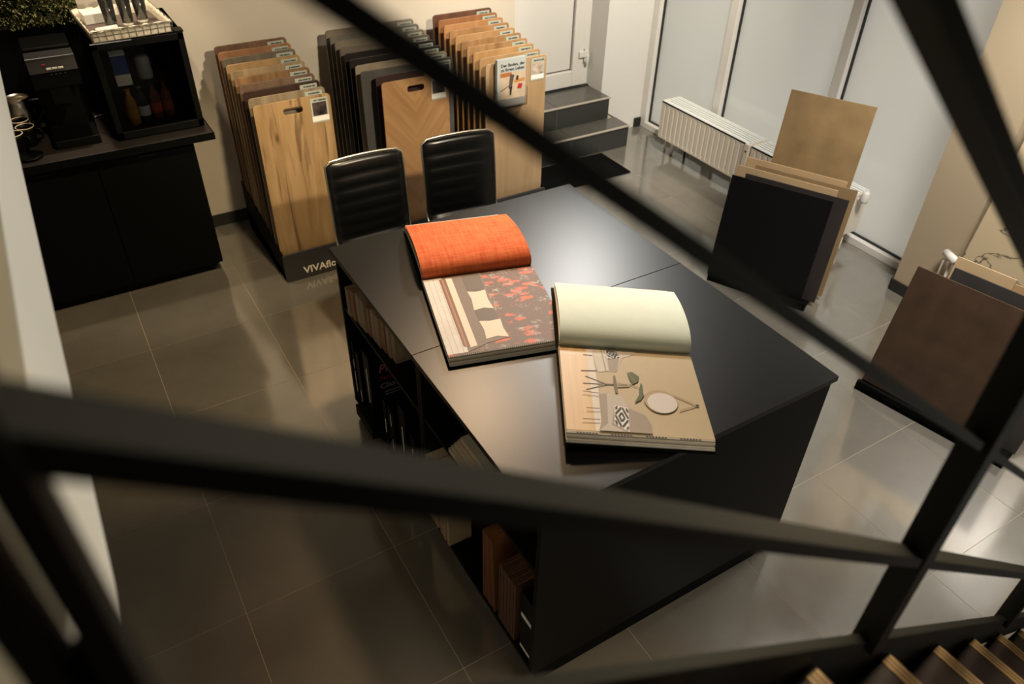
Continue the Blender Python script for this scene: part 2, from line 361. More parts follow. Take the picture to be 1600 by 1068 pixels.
# ================================================================== TABLE ISLAND
TZ = 0.92; TX0, TX1, TY0, TY1 = 0.755, 1.962, -2.58, -0.962; TYM = -1.768
tb = thing('sample_table', 'large black laminate island table with open shelves in its sides', 'table', (1.36, -1.77, 0))
def T(x, y, z=0): return (x - 1.36, y + 1.77, z)
def tbox(name, x0, x1, y0, y1, z0, z1, m=M_BLK, bevel=0.0015, parent=tb):
    return box(name, x0 - 1.36, x1 - 1.36, y0 + 1.77, y1 + 1.77, z0, z1, m, parent, bevel)
tbox('tabletop', TX0, TX1, TYM + 0.0008, TY1, TZ - 0.022, TZ, M_TOP)
tbox('tabletop', TX0, TX1, TY0, TYM - 0.0008, TZ - 0.022, TZ, M_TOP)
BX0, BX1 = 0.773, 1.945
for (a, b) in ((TYM, TY1 - 0.008), (TY0 + 0.008, TYM)):
    for y in (a, b - 0.02): tbox('side_panel', BX0, BX1, y, y + 0.02, 0.07, TZ - 0.022)
    tbox('back_panel', 1.32, 1.34, a + 0.02, b - 0.02, 0.09, TZ - 0.022)
    tbox('bottom_shelf', BX0, 1.32, a + 0.02, b - 0.02, 0.07, 0.09); tbox('bottom_shelf', 1.34, BX1, a + 0.02, b - 0.02, 0.07, 0.09)
    zm = 0.632
    tbox('shelf', BX0 + 0.004, 1.32, a + 0.02, b - 0.02, zm - 0.02, zm); tbox('shelf', 1.34, BX1, a + 0.02, b - 0.02, zm - 0.02, zm)
pl = MB(); pl.box(0.80 - 1.36, 1.84 - 1.36, -0.80, 0.80, 0, 0.07); pl.build('plinth', M_BLKM, tb)

def slab_stack(name, label, cat, pieces, group=None): pass

# light wood samples standing in the upper left compartment
M_TAN = [wood('tan_sample_a', (0.34, 0.26, 0.17), (0.22, 0.16, 0.10), seed=1), wood('tan_sample_b', (0.30, 0.17, 0.09), (0.2, 0.10, 0.05), seed=2), wood('tan_sample_c', (0.36, 0.31, 0.24), (0.25, 0.2, 0.15), seed=3)]
names = ['nearest the far end', 'second from the far end', 'third from the far end', 'fourth from the far end', 'fifth from the far end', 'sixth from the far end', 'seventh from the far end', 'eighth from the far end', 'ninth from the far end', 'tenth from the far end']
y = -1.045
for k in range(10):
    w = random.choice((0.034, 0.042, 0.038)); h = 0.14 + random.uniform(-0.008, 0.012) + 0.002 * k
    t = tag(MB().box(0, 0.20, -w + 0.003, 0, 0, h).build('wood_sample', M_TAN[k % 3], None, 0.002), 'tan wood sample block in the upper table shelf, ' + names[k], 'sample', 'wood samples in the upper left table shelf')
    t.location = (0.776 + 0.004 * k + random.uniform(-0.003, 0.003), y, 0.632); y -= w + 0.004

def binder(name, label, y0, y1, z0, h, depth=0.27, x=0.782, tilt=0.0, strips=((0.25, 0.75),), sm=M_PAPERW, group='black sample binders in the table shelves', stripw=0.006):
    t = thing(name, label, 'binder', (x, (y0 + y1) / 2, z0), 0, group, rx=tilt)
    w = abs(y1 - y0) / 2
    b = MB(); b.box(0, depth, -w, -w + 0.004, 0, h); b.box(0, depth, w - 0.004, w, 0, h); b.box(0, 0.004, -w, w, 0, h)
    b.build('cover', M_BLK, t, 0.001)
    MB().box(0.006, depth - 0.006, -w + 0.005, w - 0.005, 0.004, h - 0.008).build('pages', M_BLKM, t)
    for s0, s1 in strips:
        MB().box(-0.0012, 0.0004, -stripw / 2, stripw / 2, h * s0, h * s1).build('spine_label', sm, t)
    return t
binder('sample_binder', 'black binder farthest along the lower table shelf with two white spine marks', -0.985, -1.02, 0.09, 0.36, strips=((0.15, 0.5), (0.55, 0.7)))
binder('sample_binder', 'thin black binder second from the far end of the lower shelf', -1.035, -1.075, 0.09, 0.33, strips=((0.05, 0.3),))
b3 = binder('sample_binder', 'thick black binder with red and grey cover lettering in the lower table shelf', -1.135, -1.205, 0.155, 0.335, strips=((0.15, 0.75),), stripw=0.007)
pk = (math.pi / 2, 0, 0)
text('cover_lettering', 'PRI', 0.062, mat('pale_red_print', (0.30, 0.10, 0.09), 0.5), b3, (0.04, -0.0356, 0.232), pk, 0.0012, 0.2)
text('cover_lettering', 'Designer', 0.028, M_REDPRINT, b3, (0.04, -0.0356, 0.19), pk)
text('cover_lettering', 'Classic', 0.042, M_GREYPRINT, b3, (0.04, -0.0356, 0.14), pk, 0.0006, 0.15)
for q in (0.112, 0.096): MB().box(0.06, 0.15, -0.0358, -0.0352, q, q + 0.006).build('cover_line', M_GREYPRINT, b3)
lay = tag(MB().box(0, 0.26, -0.10, 0.10, 0, 0.06).build('sample_folder', M_BLK, None, 0.003), 'black folder lying flat under the binder with red lettering', 'folder'); lay.location = (0.735, -1.19, 0.092)
binder('sample_binder', 'short black binder just left of the pair with bright spine lines', -1.33, -1.365, 0.09, 0.27, strips=((0.3, 0.6),))
binder('sample_binder', 'short black binder with a thin red and white spine line', -1.38, -1.45, 0.09, 0.27, strips=((0.08, 0.35), (0.65, 0.9)), stripw=0.004)
binder('sample_binder', 'tall black binder with one long white spine strip beside the table divider', -1.505, -1.575, 0.09, 0.385, strips=((0.1, 0.72),), stripw=0.006)
binder('sample_binder', 'black binder last before the divider in the lower shelf', -1.61, -1.66, 0.09, 0.31, strips=((0.6, 0.75),))

# beige sample boxes leaning out of the front half, light stack above
M_BEIGE = wood('beige_sample', (0.47, 0.38, 0.24), (0.36, 0.28, 0.17), seed=5, contrast=0.3)
M_BEIGE2 = wood('beige_sample_pinkish', (0.40, 0.30, 0.22), (0.28, 0.21, 0.15), seed=6, contrast=0.3)
bl = [(-1.80, -1.755, 0.444, M_BEIGE, 'thick beige wood sample standing first in the front shelf bay', 0.088), (-1.84, -1.805, 0.444, M_BEIGE, 'second thick beige wood sample standing in the front shelf bay', 0.088), (-1.893, -1.857, 0.424, M_BEIGE2, 'pinkish beige wood sample standing behind the two thick beige ones', 0.10)]
for y0, y1, z1, m, lb, dp in bl:
    o = tag(MB().box(0, dp, 0, y1 - y0 - 0.002, 0, z1 - 0.091).build('wood_sample', m, None, 0.002), lb, 'sample', 'beige samples in the front shelf bay'); o.location = (0.768, y0 - 0.034, 0.091)
for k, (yy, lb) in enumerate(((-1.925, 'narrow pale wood strip standing at the bay edge below the railing bar'), (-1.955, 'narrow pale wood strip leaning last in the beige sample row'))):
    o = tag(MB().box(0, 0.10, 0, 0.018, 0, 0.33 - 0.03 * k).build('wood_strip', M_BEIGE, None, 0.002), lb, 'sample', 'beige samples in the front shelf bay'); o.location = (0.766, yy - 0.02, 0.091)
yy = 0.632
for k in range(5):
    o = tag(MB().box(0, 0.22, -0.16, 0, 0, 0.02).build('sample_card', [M_PAPERG, M_BEIGE][k % 2], None, 0.001), 'pale sample card in the flat stack on the upper front shelf, ' + ['bottom one', 'second from bottom', 'middle one', 'second from top', 'top one'][k], 'card', 'flat stack of pale sample cards')
    o.location = (0.776 + 0.006 * k, -1.985 - 0.012 * k, yy); yy += 0.0205
M_BRN = [wood('brown_sample_a', (0.20, 0.075, 0.028), (0.13, 0.045, 0.016), seed=8), wood('brown_sample_b', (0.24, 0.10, 0.04), (0.16, 0.06, 0.022), seed=9)]
ordn = ['first', 'second', 'third', 'fourth', 'fifth', 'sixth', 'seventh', 'eighth', 'ninth', 'tenth', 'eleventh', 'twelfth']
for k in range(7):
    o = tag(MB().box(0, 0.15, -0.010, 0, 0, 0.30).build('floor_sample', M_BRN[k % 2], None, 0.001), 'thin reddish brown floor sample, %s of the upright set left of the brown block' % ordn[k], 'sample', 'reddish brown floor samples')
    o.location = (0.777 + 0.001 * (k % 3), -2.224 - 0.0135 * k, 0.17 - 0.079 if k < 0 else 0.091 + 0.079 * 0); o.rotation_euler = (math.radians(-0.6 * k), 0, 0)
    o.scale = (1, 1, 1.26)
M_BRN2 = [wood('dark_brown_sample_a', (0.095, 0.045, 0.025), (0.06, 0.028, 0.016), seed=10), wood('dark_brown_sample_b', (0.12, 0.06, 0.032), (0.075, 0.036, 0.02), seed=11)]
for k in range(10):
    o = tag(MB().box(0, 0.13, -0.0095, 0, 0, 0.325).build('floor_sample', M_BRN2[k % 2 if k not in (3, 4) else 1], None, 0.001), 'thin dark brown floor sample, %s in the tight row beside the marked binders' % ordn[k], 'sample', 'dark brown floor samples')
    o.location = (0.777 + 0.0015 * (k % 2), -2.338 - 0.0108 * k, 0.091)
binder('sample_binder', 'black binder with white spine line at the near corner of the table', -2.475, -2.545, 0.09, 0.34, strips=((0.62, 0.68), (0.08, 0.12)), stripw=0.06)
# samples poking out of the far side shelves
for k, (yy, dx, lb, cm) in enumerate(((-1.13, 0.05, 'pinkish', (0.45, 0.25, 0.2)), (-1.20, 0.045, 'rose', (0.4, 0.2, 0.17)), (-1.33, 0.03, 'pale grey', (0.5, 0.5, 0.46)), (-1.42, 0.04, 'cream', (0.55, 0.5, 0.4)))):
    o = tag(MB().box(0, 0.26 + dx, 0, 0.035, 0, 0.2).build('sample_booklet', mat('booklet_' + lb.replace(' ', '_'), cm, 0.6), None, 0.002), lb + ' sample booklet poking out past the window-side edge of the table', 'booklet', 'booklets in the window-side shelf'); o.location = (1.70, yy, 0.632)

# ================================================================== SAMPLE BOOKS
def fabric(name, col, dark, scale=170):
    m, nt, b = nodes_of(name); setb(b, col, 0.85, spec=0.2)
    tc = nt.nodes.new('ShaderNodeTexCoord'); outs = []
    for sx, sy in ((scale, 12), (12, scale)):
        mp = nt.nodes.new('ShaderNodeMapping'); mp.inputs['Scale'].default_value = (sx, sy, 6); nt.links.new(tc.outputs['Object'], mp.inputs['Vector'])
        n = nt.nodes.new('ShaderNodeTexNoise'); n.inputs['Scale'].default_value = 1.0; n.inputs['Detail'].default_value = 4; nt.links.new(mp.outputs['Vector'], n.inputs['Vector']); outs.append(n.outputs['Fac'])
    ad = nt.nodes.new('ShaderNodeMath'); ad.operation = 'ADD'; nt.links.new(outs[0], ad.inputs[0]); nt.links.new(outs[1], ad.inputs[1])
    r = nt.nodes.new('ShaderNodeValToRGB'); r.color_ramp.elements[0].position = 0.3; r.color_ramp.elements[1].position = 0.62
    dv = nt.nodes.new('ShaderNodeMath'); dv.operation = 'MULTIPLY'; dv.inputs[1].default_value = 0.5; nt.links.new(ad.outputs[0], dv.inputs[0])
    r.color_ramp.elements[0].color = (*dark, 1); r.color_ramp.elements[1].color = (*col, 1)
    nt.links.new(dv.outputs[0], r.inputs['Fac']); nt.links.new(r.outputs['Color'], b.inputs['Base Color'])
    bp = nt.nodes.new('ShaderNodeBump'); bp.inputs['Strength'].default_value = 0.35; bp.inputs['Distance'].default_value = 0.001
    nt.links.new(dv.outputs[0], bp.inputs['Height']); nt.links.new(bp.outputs['Normal'], b.inputs['Normal'])
    return m
def floral():
    m, nt, b = nodes_of('floral_print'); setb(b, (0.16, 0.10, 0.075), 0.6)
    tc = nt.nodes.new('ShaderNodeTexCoord')
    def tex(kind, sc, loc=(0, 0, 0), **kw):
        mp = nt.nodes.new('ShaderNodeMapping'); mp.inputs['Scale'].default_value = sc; mp.inputs['Location'].default_value = loc; nt.links.new(tc.outputs['Object'], mp.inputs['Vector'])
        n = nt.nodes.new(kind); nt.links.new(mp.outputs['Vector'], n.inputs['Vector'])
        for k, v in kw.items(): n.inputs[k].default_value = v
        return n
    def mix(fac, a, c):
        x = nt.nodes.new('ShaderNodeMixRGB'); nt.links.new(fac, x.inputs[0]); nt.links.new(a, x.inputs[1]); x.inputs[2].default_value = (*c, 1); return x.outputs[0]
    def ramp(o, p0, p1):
        r = nt.nodes.new('ShaderNodeMapRange'); r.inputs['From Min'].default_value = p0; r.inputs['From Max'].default_value = p1; nt.links.new(o, r.inputs['Value']); return r.outputs[0]
    base = nt.nodes.new('ShaderNodeRGB'); base.outputs[0].default_value = (0.15, 0.095, 0.070, 1)
    n1 = tex('ShaderNodeTexNoise', (60, 75, 1), Scale=1.0, Detail=6.0, Roughness=0.7)
    v1 = tex('ShaderNodeTexVoronoi', (14, 30, 1), (0.1, 0.7, 0), Scale=1.0)
    sub = nt.nodes.new('ShaderNodeMath'); sub.operation = 'SUBTRACT'; nt.links.new(n1.outputs['Fac'], sub.inputs[0]); nt.links.new(v1.outputs['Distance'], sub.inputs[1])
    c = mix(ramp(sub.outputs[0], 0.13, 0.19), base.outputs[0], (0.62, 0.13, 0.055))
    n3 = tex('ShaderNodeTexNoise', (90, 90, 1), (7, 2, 0), Scale=1.0, Detail=4.0)
    c = mix(ramp(n3.outputs['Fac'], 0.60, 0.66), c, (0.33, 0.10, 0.06))
    n2 = tex('ShaderNodeTexNoise', (75, 75, 1), (3, 1, 0), Scale=1.0, Detail=3.0)
    v = tex('ShaderNodeTexVoronoi', (20, 24, 1), (0.4, 0.2, 0), Scale=1.0)
    iv = ramp(v.outputs['Distance'], 0.46, 0.2)
    m2 = nt.nodes.new('ShaderNodeMath'); m2.operation = 'MULTIPLY'; nt.links.new(iv, m2.inputs[0]); nt.links.new(ramp(n2.outputs['Fac'], 0.46, 0.6), m2.inputs[1])
    c = mix(m2.outputs[0], c, (0.40, 0.36, 0.34))
    nt.links.new(c, b.inputs['Base Color'])
    return m
M_ORANGE = fabric('orange_linen', (0.80, 0.215, 0.08), (0.58, 0.085, 0.025))
M_MINT = mat('mint_wallpaper', (0.72, 0.83, 0.74), 0.75, var=0.02, scale=20, bump=0.2, bscale=200)
M_FLORAL = floral()
def C(n, c, r=0.6): return mat('print_' + n, c, r)

def book(name, label, loc, rz, W_, D, Bk, zf, zb, hump, back_mat, front_mat, ry=0.0):
    t = thing(name, label, 'book', loc, rz, None, ry=ry)
    # covers: black boards, a little larger than the pages
    MB().box(-0.006, W_ + 0.006, -D - 0.008, -0.012, 0.0, 0.003).build('front_cover', M_BLKM, t)
    MB().box(-0.006, W_ + 0.006, 0.012, Bk + 0.012, 0.0, 0.003).build('back_cover', M_BLKM, t)
    MB().box(-0.004, W_ + 0.004, -0.012, 0.012, 0.0, 0.003).build('spine', M_BLKM, t)
    # page blocks as several sheets of differing colour and reach
    def sheet(prof, th, x0, x1, m, nm):
        vs = []; n = len(prof)
        for x in (x0, x1):
            for yy, zz in prof: vs.append((x, yy, zz))
            for yy, zz in prof: vs.append((x, yy, zz - th))
        fs = []
        for i in range(n - 1):
            fs += [(i, i + 1, 2 * n + i + 1, 2 * n + i), (n + i, 2 * n + n + i, 2 * n + n + i + 1, n + i + 1), (i, n + i, n + i + 1, i + 1), (2 * n + i, 2 * n + i + 1, 3 * n + i + 1, 3 * n + i)]
        fs += [(0, 2 * n, 3 * n, n), (n - 1, 2 * n - 1, 4 * n - 1, 3 * n - 1)]
        mb = MB().add(vs, [f for k_, f in enumerate(fs) if not (k_ < 4 * (n - 1) and k_ % 4 < 2)], 0, False)
        tops = [f for k_, f in enumerate(fs) if k_ < 4 * (n - 1) and k_ % 4 < 2]
        mb.add(vs, [f for k_, f in enumerate(tops) if k_ % 2 == 0], 0, True); mb.add(vs, [f for k_, f in enumerate(tops) if k_ % 2], 0, True)
        return mb.build(nm, m, t)
    def fprof(z): return [(-0.002, z * 0.55 + 0.004), (-0.012, z * 0.8), (-0.03, z * 0.96), (-0.06, z)]
    NL = 5; lm = [M_PAPERW, M_PAPER, M_PAPERG, M_PAPER, M_PAPERG]
    for k in range(NL):
        z = zf * (k + 1) / NL + 0.003 * (1 - (k + 1) / NL); r = D - 0.002 - 0.0035 * k + (0.002 if k % 2 else 0)
        sheet([(a, b + 0.0) for a, b in fprof(z)] + [(-r, z)], zf / NL * 0.92, random.uniform(0, 0.003), W_ - random.uniform(0, 0.004), lm[k], 'page_section')
    top = sheet([(a, b + 0.0006) for a, b in fprof(zf)] + [(-D + 0.022, zf + 0.0006)], 0.0005, 0.001, W_ - 0.001, front_mat, 'open_page')
    # back half: gutter, hump, then down to the far edge
    n = 30; pr = []
    for i in range(n + 1):          # bezier: out of the gutter, over the hump, down to the far edge
        u = i / n; a, b_, c_, d_ = (1 - u) ** 3, 3 * u * (1 - u) ** 2, 3 * u * u * (1 - u), u ** 3
        pr.append((0.004 * a - 0.055 * b_ + 0.13 * c_ + Bk * d_, 0.012 * a + (0.03 + hump * 1.3) * b_ + (0.045 + hump * 1.5) * c_ + zb * d_))
    lowz = lambda k: [(yy, 0.004 + (zz - 0.004) * k) for yy, zz in pr]
    for k in range(4):
        q = 0.28 + 0.21 * k; p = lowz(q); p = [((yy if yy > 0.004 else 0.004 + 0.3 * (yy - 0.004)) + (0.004 - 0.002 * k) * (i / n), zz) for i, (yy, zz) in enumerate(p)]
        sheet(p, 0.008, random.uniform(0, 0.006), W_ - random.uniform(0, 0.03), lm[k], 'page_section')
    cut = [q for q in pr if q[0] < Bk - 0.018]
    sheet([(a - 0.003 * math.exp(-((q_ - 4) / 4.0) ** 2), b + 0.0012) for q_, (a, b) in enumerate(cut)], 0.0012, 0.0, W_, back_mat, 'turned_page')
    return t, top
def prints(t, D, W_, zf, shapes, off=0.0012):
    """flat printed shapes lying on the open page; (s,t) run over the page"""
    L = D - 0.022; y0 = -0.012
    for k, (pts, m) in enumerate(shapes):
        z = zf + off + 0.00012 * k
        P = [(s * W_, y0 + tt * (-L - y0)) for s, tt in pts]
        bmv = MB(); nn = len(P)
        def zz(yy):   # follow the page down into the gutter
            a = [(-9, zf), (-0.06, zf), (-0.03, zf * 0.96), (-0.012, zf * 0.8), (0, zf * 0.6)]
            for (p, q), (p2, q2) in zip(a, a[1:]):
                if yy <= p2 + 1e-6: return q + (q2 - q) * (yy - p) / (p2 - p) + z - zf
            return z
        # triangulate through a curve fill, clipped to the page
        P = [(min(max(x, 0.001), W_ - 0.001), min(max(yy, -L + 0.001), -0.013)) for x, yy in P]
        me = plate([P], 0.0, 0.0); me.transform(Matrix.Rotation(-math.pi / 2, 4, 'X'))
        bm = bmesh.new(); bm.from_mesh(me)
        for cy in (-0.06, -0.045, -0.03, -0.02): bmesh.ops.bisect_plane(bm, geom=bm.verts[:] + bm.edges[:] + bm.faces[:], plane_co=(0, cy, 0), plane_no=(0, 1, 0))
        bm.to_mesh(me); bm.free()
        for v in me.vertices: v.co.z = zz(v.co.y)
        me.materials.clear(); me.materials.append(m); link('printed_shape', me, t)
def ell(cx, cy, rx, ry, rot=0.0, n=28):
    return [(cx + rx * math.cos(a) * math.cos(rot) - ry * math.sin(a) * math.sin(rot), cy + rx * math.cos(a) * math.sin(rot) + ry * math.sin(a) * math.cos(rot)) for a in (2 * math.pi * k / n for k in range(n))]
def seg(a, b, w=0.006):
    dx, dy = b[0] - a[0], b[1] - a[1]; L = math.hypot(dx, dy) or 1; nx, ny = -dy / L * w / 2, dx / L * w / 2
    return [(a[0] + nx, a[1] + ny), (b[0] + nx, b[1] + ny), (b[0] - nx, b[1] - ny), (a[0] - nx, a[1] - ny)]

TAU = C('taupe', (0.19, 0.14, 0.105)); TAU2 = C('dark_taupe', (0.115, 0.085, 0.062)); CUSH = C('cushion', (0.78, 0.66, 0.53))
bk1, top1 = book('fabric_sample_book', 'open sample book with orange linen page and floral print page', (0.975, -1.392, TZ + 0.0005), math.radians(-15.3), 0.44, 0.52, 0.40, 0.032, 0.040, 0.052, M_ORANGE, M_FLORAL)
sh = [([(0.0, 0.0), (0.175, 0.0), (0.165, 0.985), (0.0, 0.985)], mat('print_white_planks', (0.66, 0.63, 0.58), 0.6, var=0.12, scale=14))]
for s0 in (0.045, 0.09, 0.13): sh.append((seg((s0, 0.0), (s0, 0.985), 0.003), C('plank_gap', (0.40, 0.37, 0.33))))
sh += [([(0.165, 0.0), (0.52, 0.0), (0.50, 0.53), (0.52, 0.89), (0.335, 0.92), (0.165, 0.985)], TAU),
       ([(0.139, 0.05), (0.194, 0.05), (0.188, 0.925), (0.142, 0.92)], C('rod', (0.21, 0.085, 0.045))), (seg((0.166, 0.05), (0.166, 0.92), 0.014), C('rod_shine', (0.40, 0.19, 0.11))),
       ([(0.196, 0.045), (0.25, 0.05), (0.251, 0.93), (0.194, 0.94)], CUSH),
       ([(0.341, 0.0), (0.503, 0.0), (0.494, 0.276), (0.336, 0.266)], TAU2), ([(0.334, 0.50), (0.42, 0.48), (0.50, 0.51), (0.504, 0.68), (0.34, 0.67)], TAU2),
       ([(0.336, 0.266), (0.411, 0.285), (0.492, 0.271), (0.482, 0.399), (0.497, 0.527), (0.42, 0.501), (0.331, 0.518), (0.348, 0.372)], CUSH),
       ([(0.336, 0.656), (0.423, 0.673), (0.512, 0.665), (0.504, 0.781), (0.52, 0.891), (0.431, 0.86), (0.337, 0.877), (0.348, 0.768)], CUSH)]
prints(bk1, 0.52, 0.44, 0.032, sh)
fr = MB()
for k in range(60): fr.box(0.006 + 0.0072 * k, 0.010 + 0.0072 * k, -0.5035, -0.4985, 0.0325, 0.0332)
tag(fr.build('index_marks', M_INK, bk1), kind='stuff')

WALLP = mat('print_sand_wall', (0.50, 0.41, 0.26), 0.6, var=0.02, scale=30)
bk2, top2 = book('wallpaper_sample_book', 'open sample book with pale mint page and living room photo page', (1.186, -2.022, TZ + 0.0345), math.radians(-30.6), 0.452, 0.445, 0.355, 0.031, 0.040, 0.045, M_MINT, WALLP, ry=0.0748)
GS = C('sofa_light', (0.50, 0.45, 0.38)); GD = C('sofa_mid', (0.34, 0.28, 0.22)); LG = C('sofa_leg', (0.045, 0.03, 0.018)); LEAF = C('leaf', (0.09, 0.10, 0.025)); CW = C('cushion_white', (0.75, 0.73, 0.68))
sh = [([(0.0, 0.0), (0.20, 0.0), (0.198, 0.985), (0.0, 0.985)], wood('print_floorboards', (0.70, 0.47, 0.22), (0.60, 0.38, 0.16), stretch=(20, 1.2, 1), contrast=0.3)),
      ([(0.20, 0.0), (0.245, 0.0), (0.26, 0.985), (0.198, 0.985)], C('skirting', (0.72, 0.67, 0.58))),
      ([(0.332, 0.0), (0.575, 0.0), (0.571, 0.064), (0.467, 0.129), (0.405, 0.306), (0.346, 0.31)], GS),
      ([(0.353, 0.154), (0.443, 0.137), (0.406, 0.3), (0.351, 0.298)], GD),
      ([(0.242, 0.0), (0.332, 0.0), (0.347, 0.304), (0.274, 0.323), (0.26, 0.279)], C('sofa_pale', (0.60, 0.55, 0.47))),
      ([(0.31, 0.0), (0.318, 0.0), (0.332, 0.30), (0.322, 0.31)], GD),
      ([(0.339, 0.0), (0.423, 0.0), (0.448, 0.12), (0.353, 0.154)], CW)]
for a, b in (((0.11, 0.014), (0.231, 0.017)), ((0.175, 0.117), (0.241, 0.121)), ((0.144, 0.32), (0.259, 0.31))): sh.append((seg(a, b, 0.008), LG))
for a in ((0.169, 0.383), (0.148, 0.469), (0.165, 0.542)): sh.append((seg(a, (0.323, 0.467), 0.007), LG))
sh += [(seg((0.32, 0.467), (0.372, 0.464), 0.012), LG), ([(0.374, 0.359), (0.388, 0.352), (0.392, 0.46), (0.388, 0.56), (0.37, 0.567), (0.366, 0.46)], C('side_table', (0.16, 0.115, 0.045))),
       ([(0.393, 0.432), (0.482, 0.45), (0.48, 0.482), (0.39, 0.496)], C('vase', (0.44, 0.36, 0.2))), (seg((0.395, 0.455), (0.47, 0.462), 0.006), LG), (seg((0.395, 0.475), (0.47, 0.472), 0.006), LG),
       (seg((0.481, 0.456), (0.556, 0.491), 0.005), LEAF), (seg((0.481, 0.462), (0.516, 0.424), 0.005), LEAF),
       ([(0.479, 0.316), (0.517, 0.299), (0.563, 0.351), (0.549, 0.412), (0.508, 0.449), (0.488, 0.396)], LEAF), (seg((0.49, 0.32), (0.53, 0.43), 0.006), C('leaf_vein', (0.22, 0.20, 0.06))),
       ([(0.542, 0.517), (0.567, 0.421), (0.575, 0.46), (0.567, 0.539), (0.573, 0.568), (0.541, 0.627), (0.491, 0.667), (0.517, 0.61), (0.536, 0.57)], LEAF),
       (seg((0.782, 0.545), (0.936, 0.646), 0.010), C('strap', (0.36, 0.26, 0.13))), (seg((0.936, 0.646), (0.80, 0.72), 0.010), C('strap', (0.36, 0.26, 0.13))), (ell(0.938, 0.648, 0.012, 0.012), LG),
       (ell(0.680, 0.622, 0.116, 0.122, 0.5), C('mirror_shadow', (0.40, 0.31, 0.18))), (ell(0.686, 0.64, 0.112, 0.122, 0.5), C('mirror_rim', (0.46, 0.35, 0.2))), (ell(0.690, 0.645, 0.104, 0.113, 0.5), C('mirror_glass', (0.66, 0.62, 0.58))),
       ([(0.25, 0.593), (0.306, 0.579), (0.404, 0.592), (0.459, 0.74), (0.552, 0.795), (0.579, 0.893), (0.576, 0.985), (0.219, 0.985), (0.243, 0.878)], GD),
       ([(0.306, 0.579), (0.404, 0.592), (0.453, 0.737), (0.348, 0.706), (0.309, 0.919), (0.285, 0.905)], GS), ([(0.219, 0.985), (0.285, 0.905), (0.40, 0.985)], GS),
       ([(0.348, 0.706), (0.441, 0.728), (0.421, 0.985), (0.327, 0.909)], CW)]
def diamonds(a, b, c, d, n, m):   # concentric black diamonds over a quad cushion
    out = []
    def q(u, v): return ((a[0] * (1 - u) + b[0] * u) * (1 - v) + (d[0] * (1 - u) + c[0] * u) * v, (a[1] * (1 - u) + b[1] * u) * (1 - v) + (d[1] * (1 - u) + c[1] * u) * v)
    for r in (0.2, 0.48, 0.76):
        P = [(0.5, 0.5 - r), (0.5 + r, 0.5), (0.5, 0.5 + r), (0.5 - r, 0.5)]
        for i in range(4):
            (u0, v0), (u1, v1) = P[i], P[(i + 1) % 4]; ts = [k / 12 for k in range(13) if 0.03 < u0 + (u1 - u0) * k / 12 < 0.97 and 0.03 < v0 + (v1 - v0) * k / 12 < 0.97]
            if len(ts) > 1: out.append((seg(q(u0 + (u1 - u0) * ts[0], v0 + (v1 - v0) * ts[0]), q(u0 + (u1 - u0) * ts[-1], v0 + (v1 - v0) * ts[-1]), 0.011), m))
    return out
sh += diamonds((0.339, 0.0), (0.423, 0.0), (0.448, 0.12), (0.353, 0.154), 4, M_INK)
sh += diamonds((0.348, 0.706), (0.441, 0.728), (0.421, 0.985), (0.327, 0.909), 4, M_INK)
for a, b in (((0.136, 0.577), (0.252, 0.592)), ((0.148, 0.762), (0.241, 0.761)), ((0.114, 0.883), (0.233, 0.879))): sh.append((seg(a, b, 0.008), LG))
prints(bk2, 0.445, 0.452, 0.031, sh)
fr = MB()
for k in range(44):
    if k % 11 < 7: fr.box(0.03 + 0.0095 * k, 0.036 + 0.0095 * k, -0.4285, -0.4235, 0.0312, 0.0318)
tag(fr.build('index_marks', M_INK, bk2), kind='stuff')

# ================================================================== FLOOR SAMPLE RACKS
def sample_board(x0, x1, y, z0, z1, m, label, group, card, slot=True, photo=M_PHOTO1, cardx=None):
    w = x1 - x0; h = z1 - z0
    t = thing('floor_sample_board', label, 'sample board', (x0 + w / 2, y, z0), 0, group)
    loops = [rrect(-w / 2, w / 2, 0, h, 0.018)]
    if slot:
        sx = -w / 2 + (0.1525 if w < 0.5 else 0.24); loops.append(rrect(sx, sx + 0.108, h - 0.078, h - 0.039, 0.015, 4))
    me = plate(loops, 0.011, 0.0012); me.materials.clear(); me.materials.append(m)
    link('panel', me, t)
    if card:
        cx = w / 2 - 0.113; c = MB(); yf = -0.0068
        c.box(cx, cx + 0.096, yf - 0.0012, yf + 0.0012, h - 0.146, h - 0.012, 0); c.build('label_card', M_CARDG, t)
        lc = t.children[-1]
        MB().box(cx + 0.009, cx + 0.087, yf - 0.0018, yf - 0.0012, h - 0.108, h - 0.035).build('card_photo', photo, lc)
        MB().box(cx + 0.001, cx + 0.095, yf - 0.0018, yf - 0.0012, h - 0.138, h - 0.111).build('card_strip', M_WHITE, lc)
        b = MB(); xx = cx + 0.02
        for k in range(9):
            d = random.uniform(0.003, 0.007); b.box(xx, xx + d, yf - 0.0018, yf - 0.0012, h - 0.029, h - 0.020); xx += d + random.choice((0.0015, 0.0015, 0.004))
        tag(b.build('card_caption', M_INK, lc), kind='stuff')
    return t
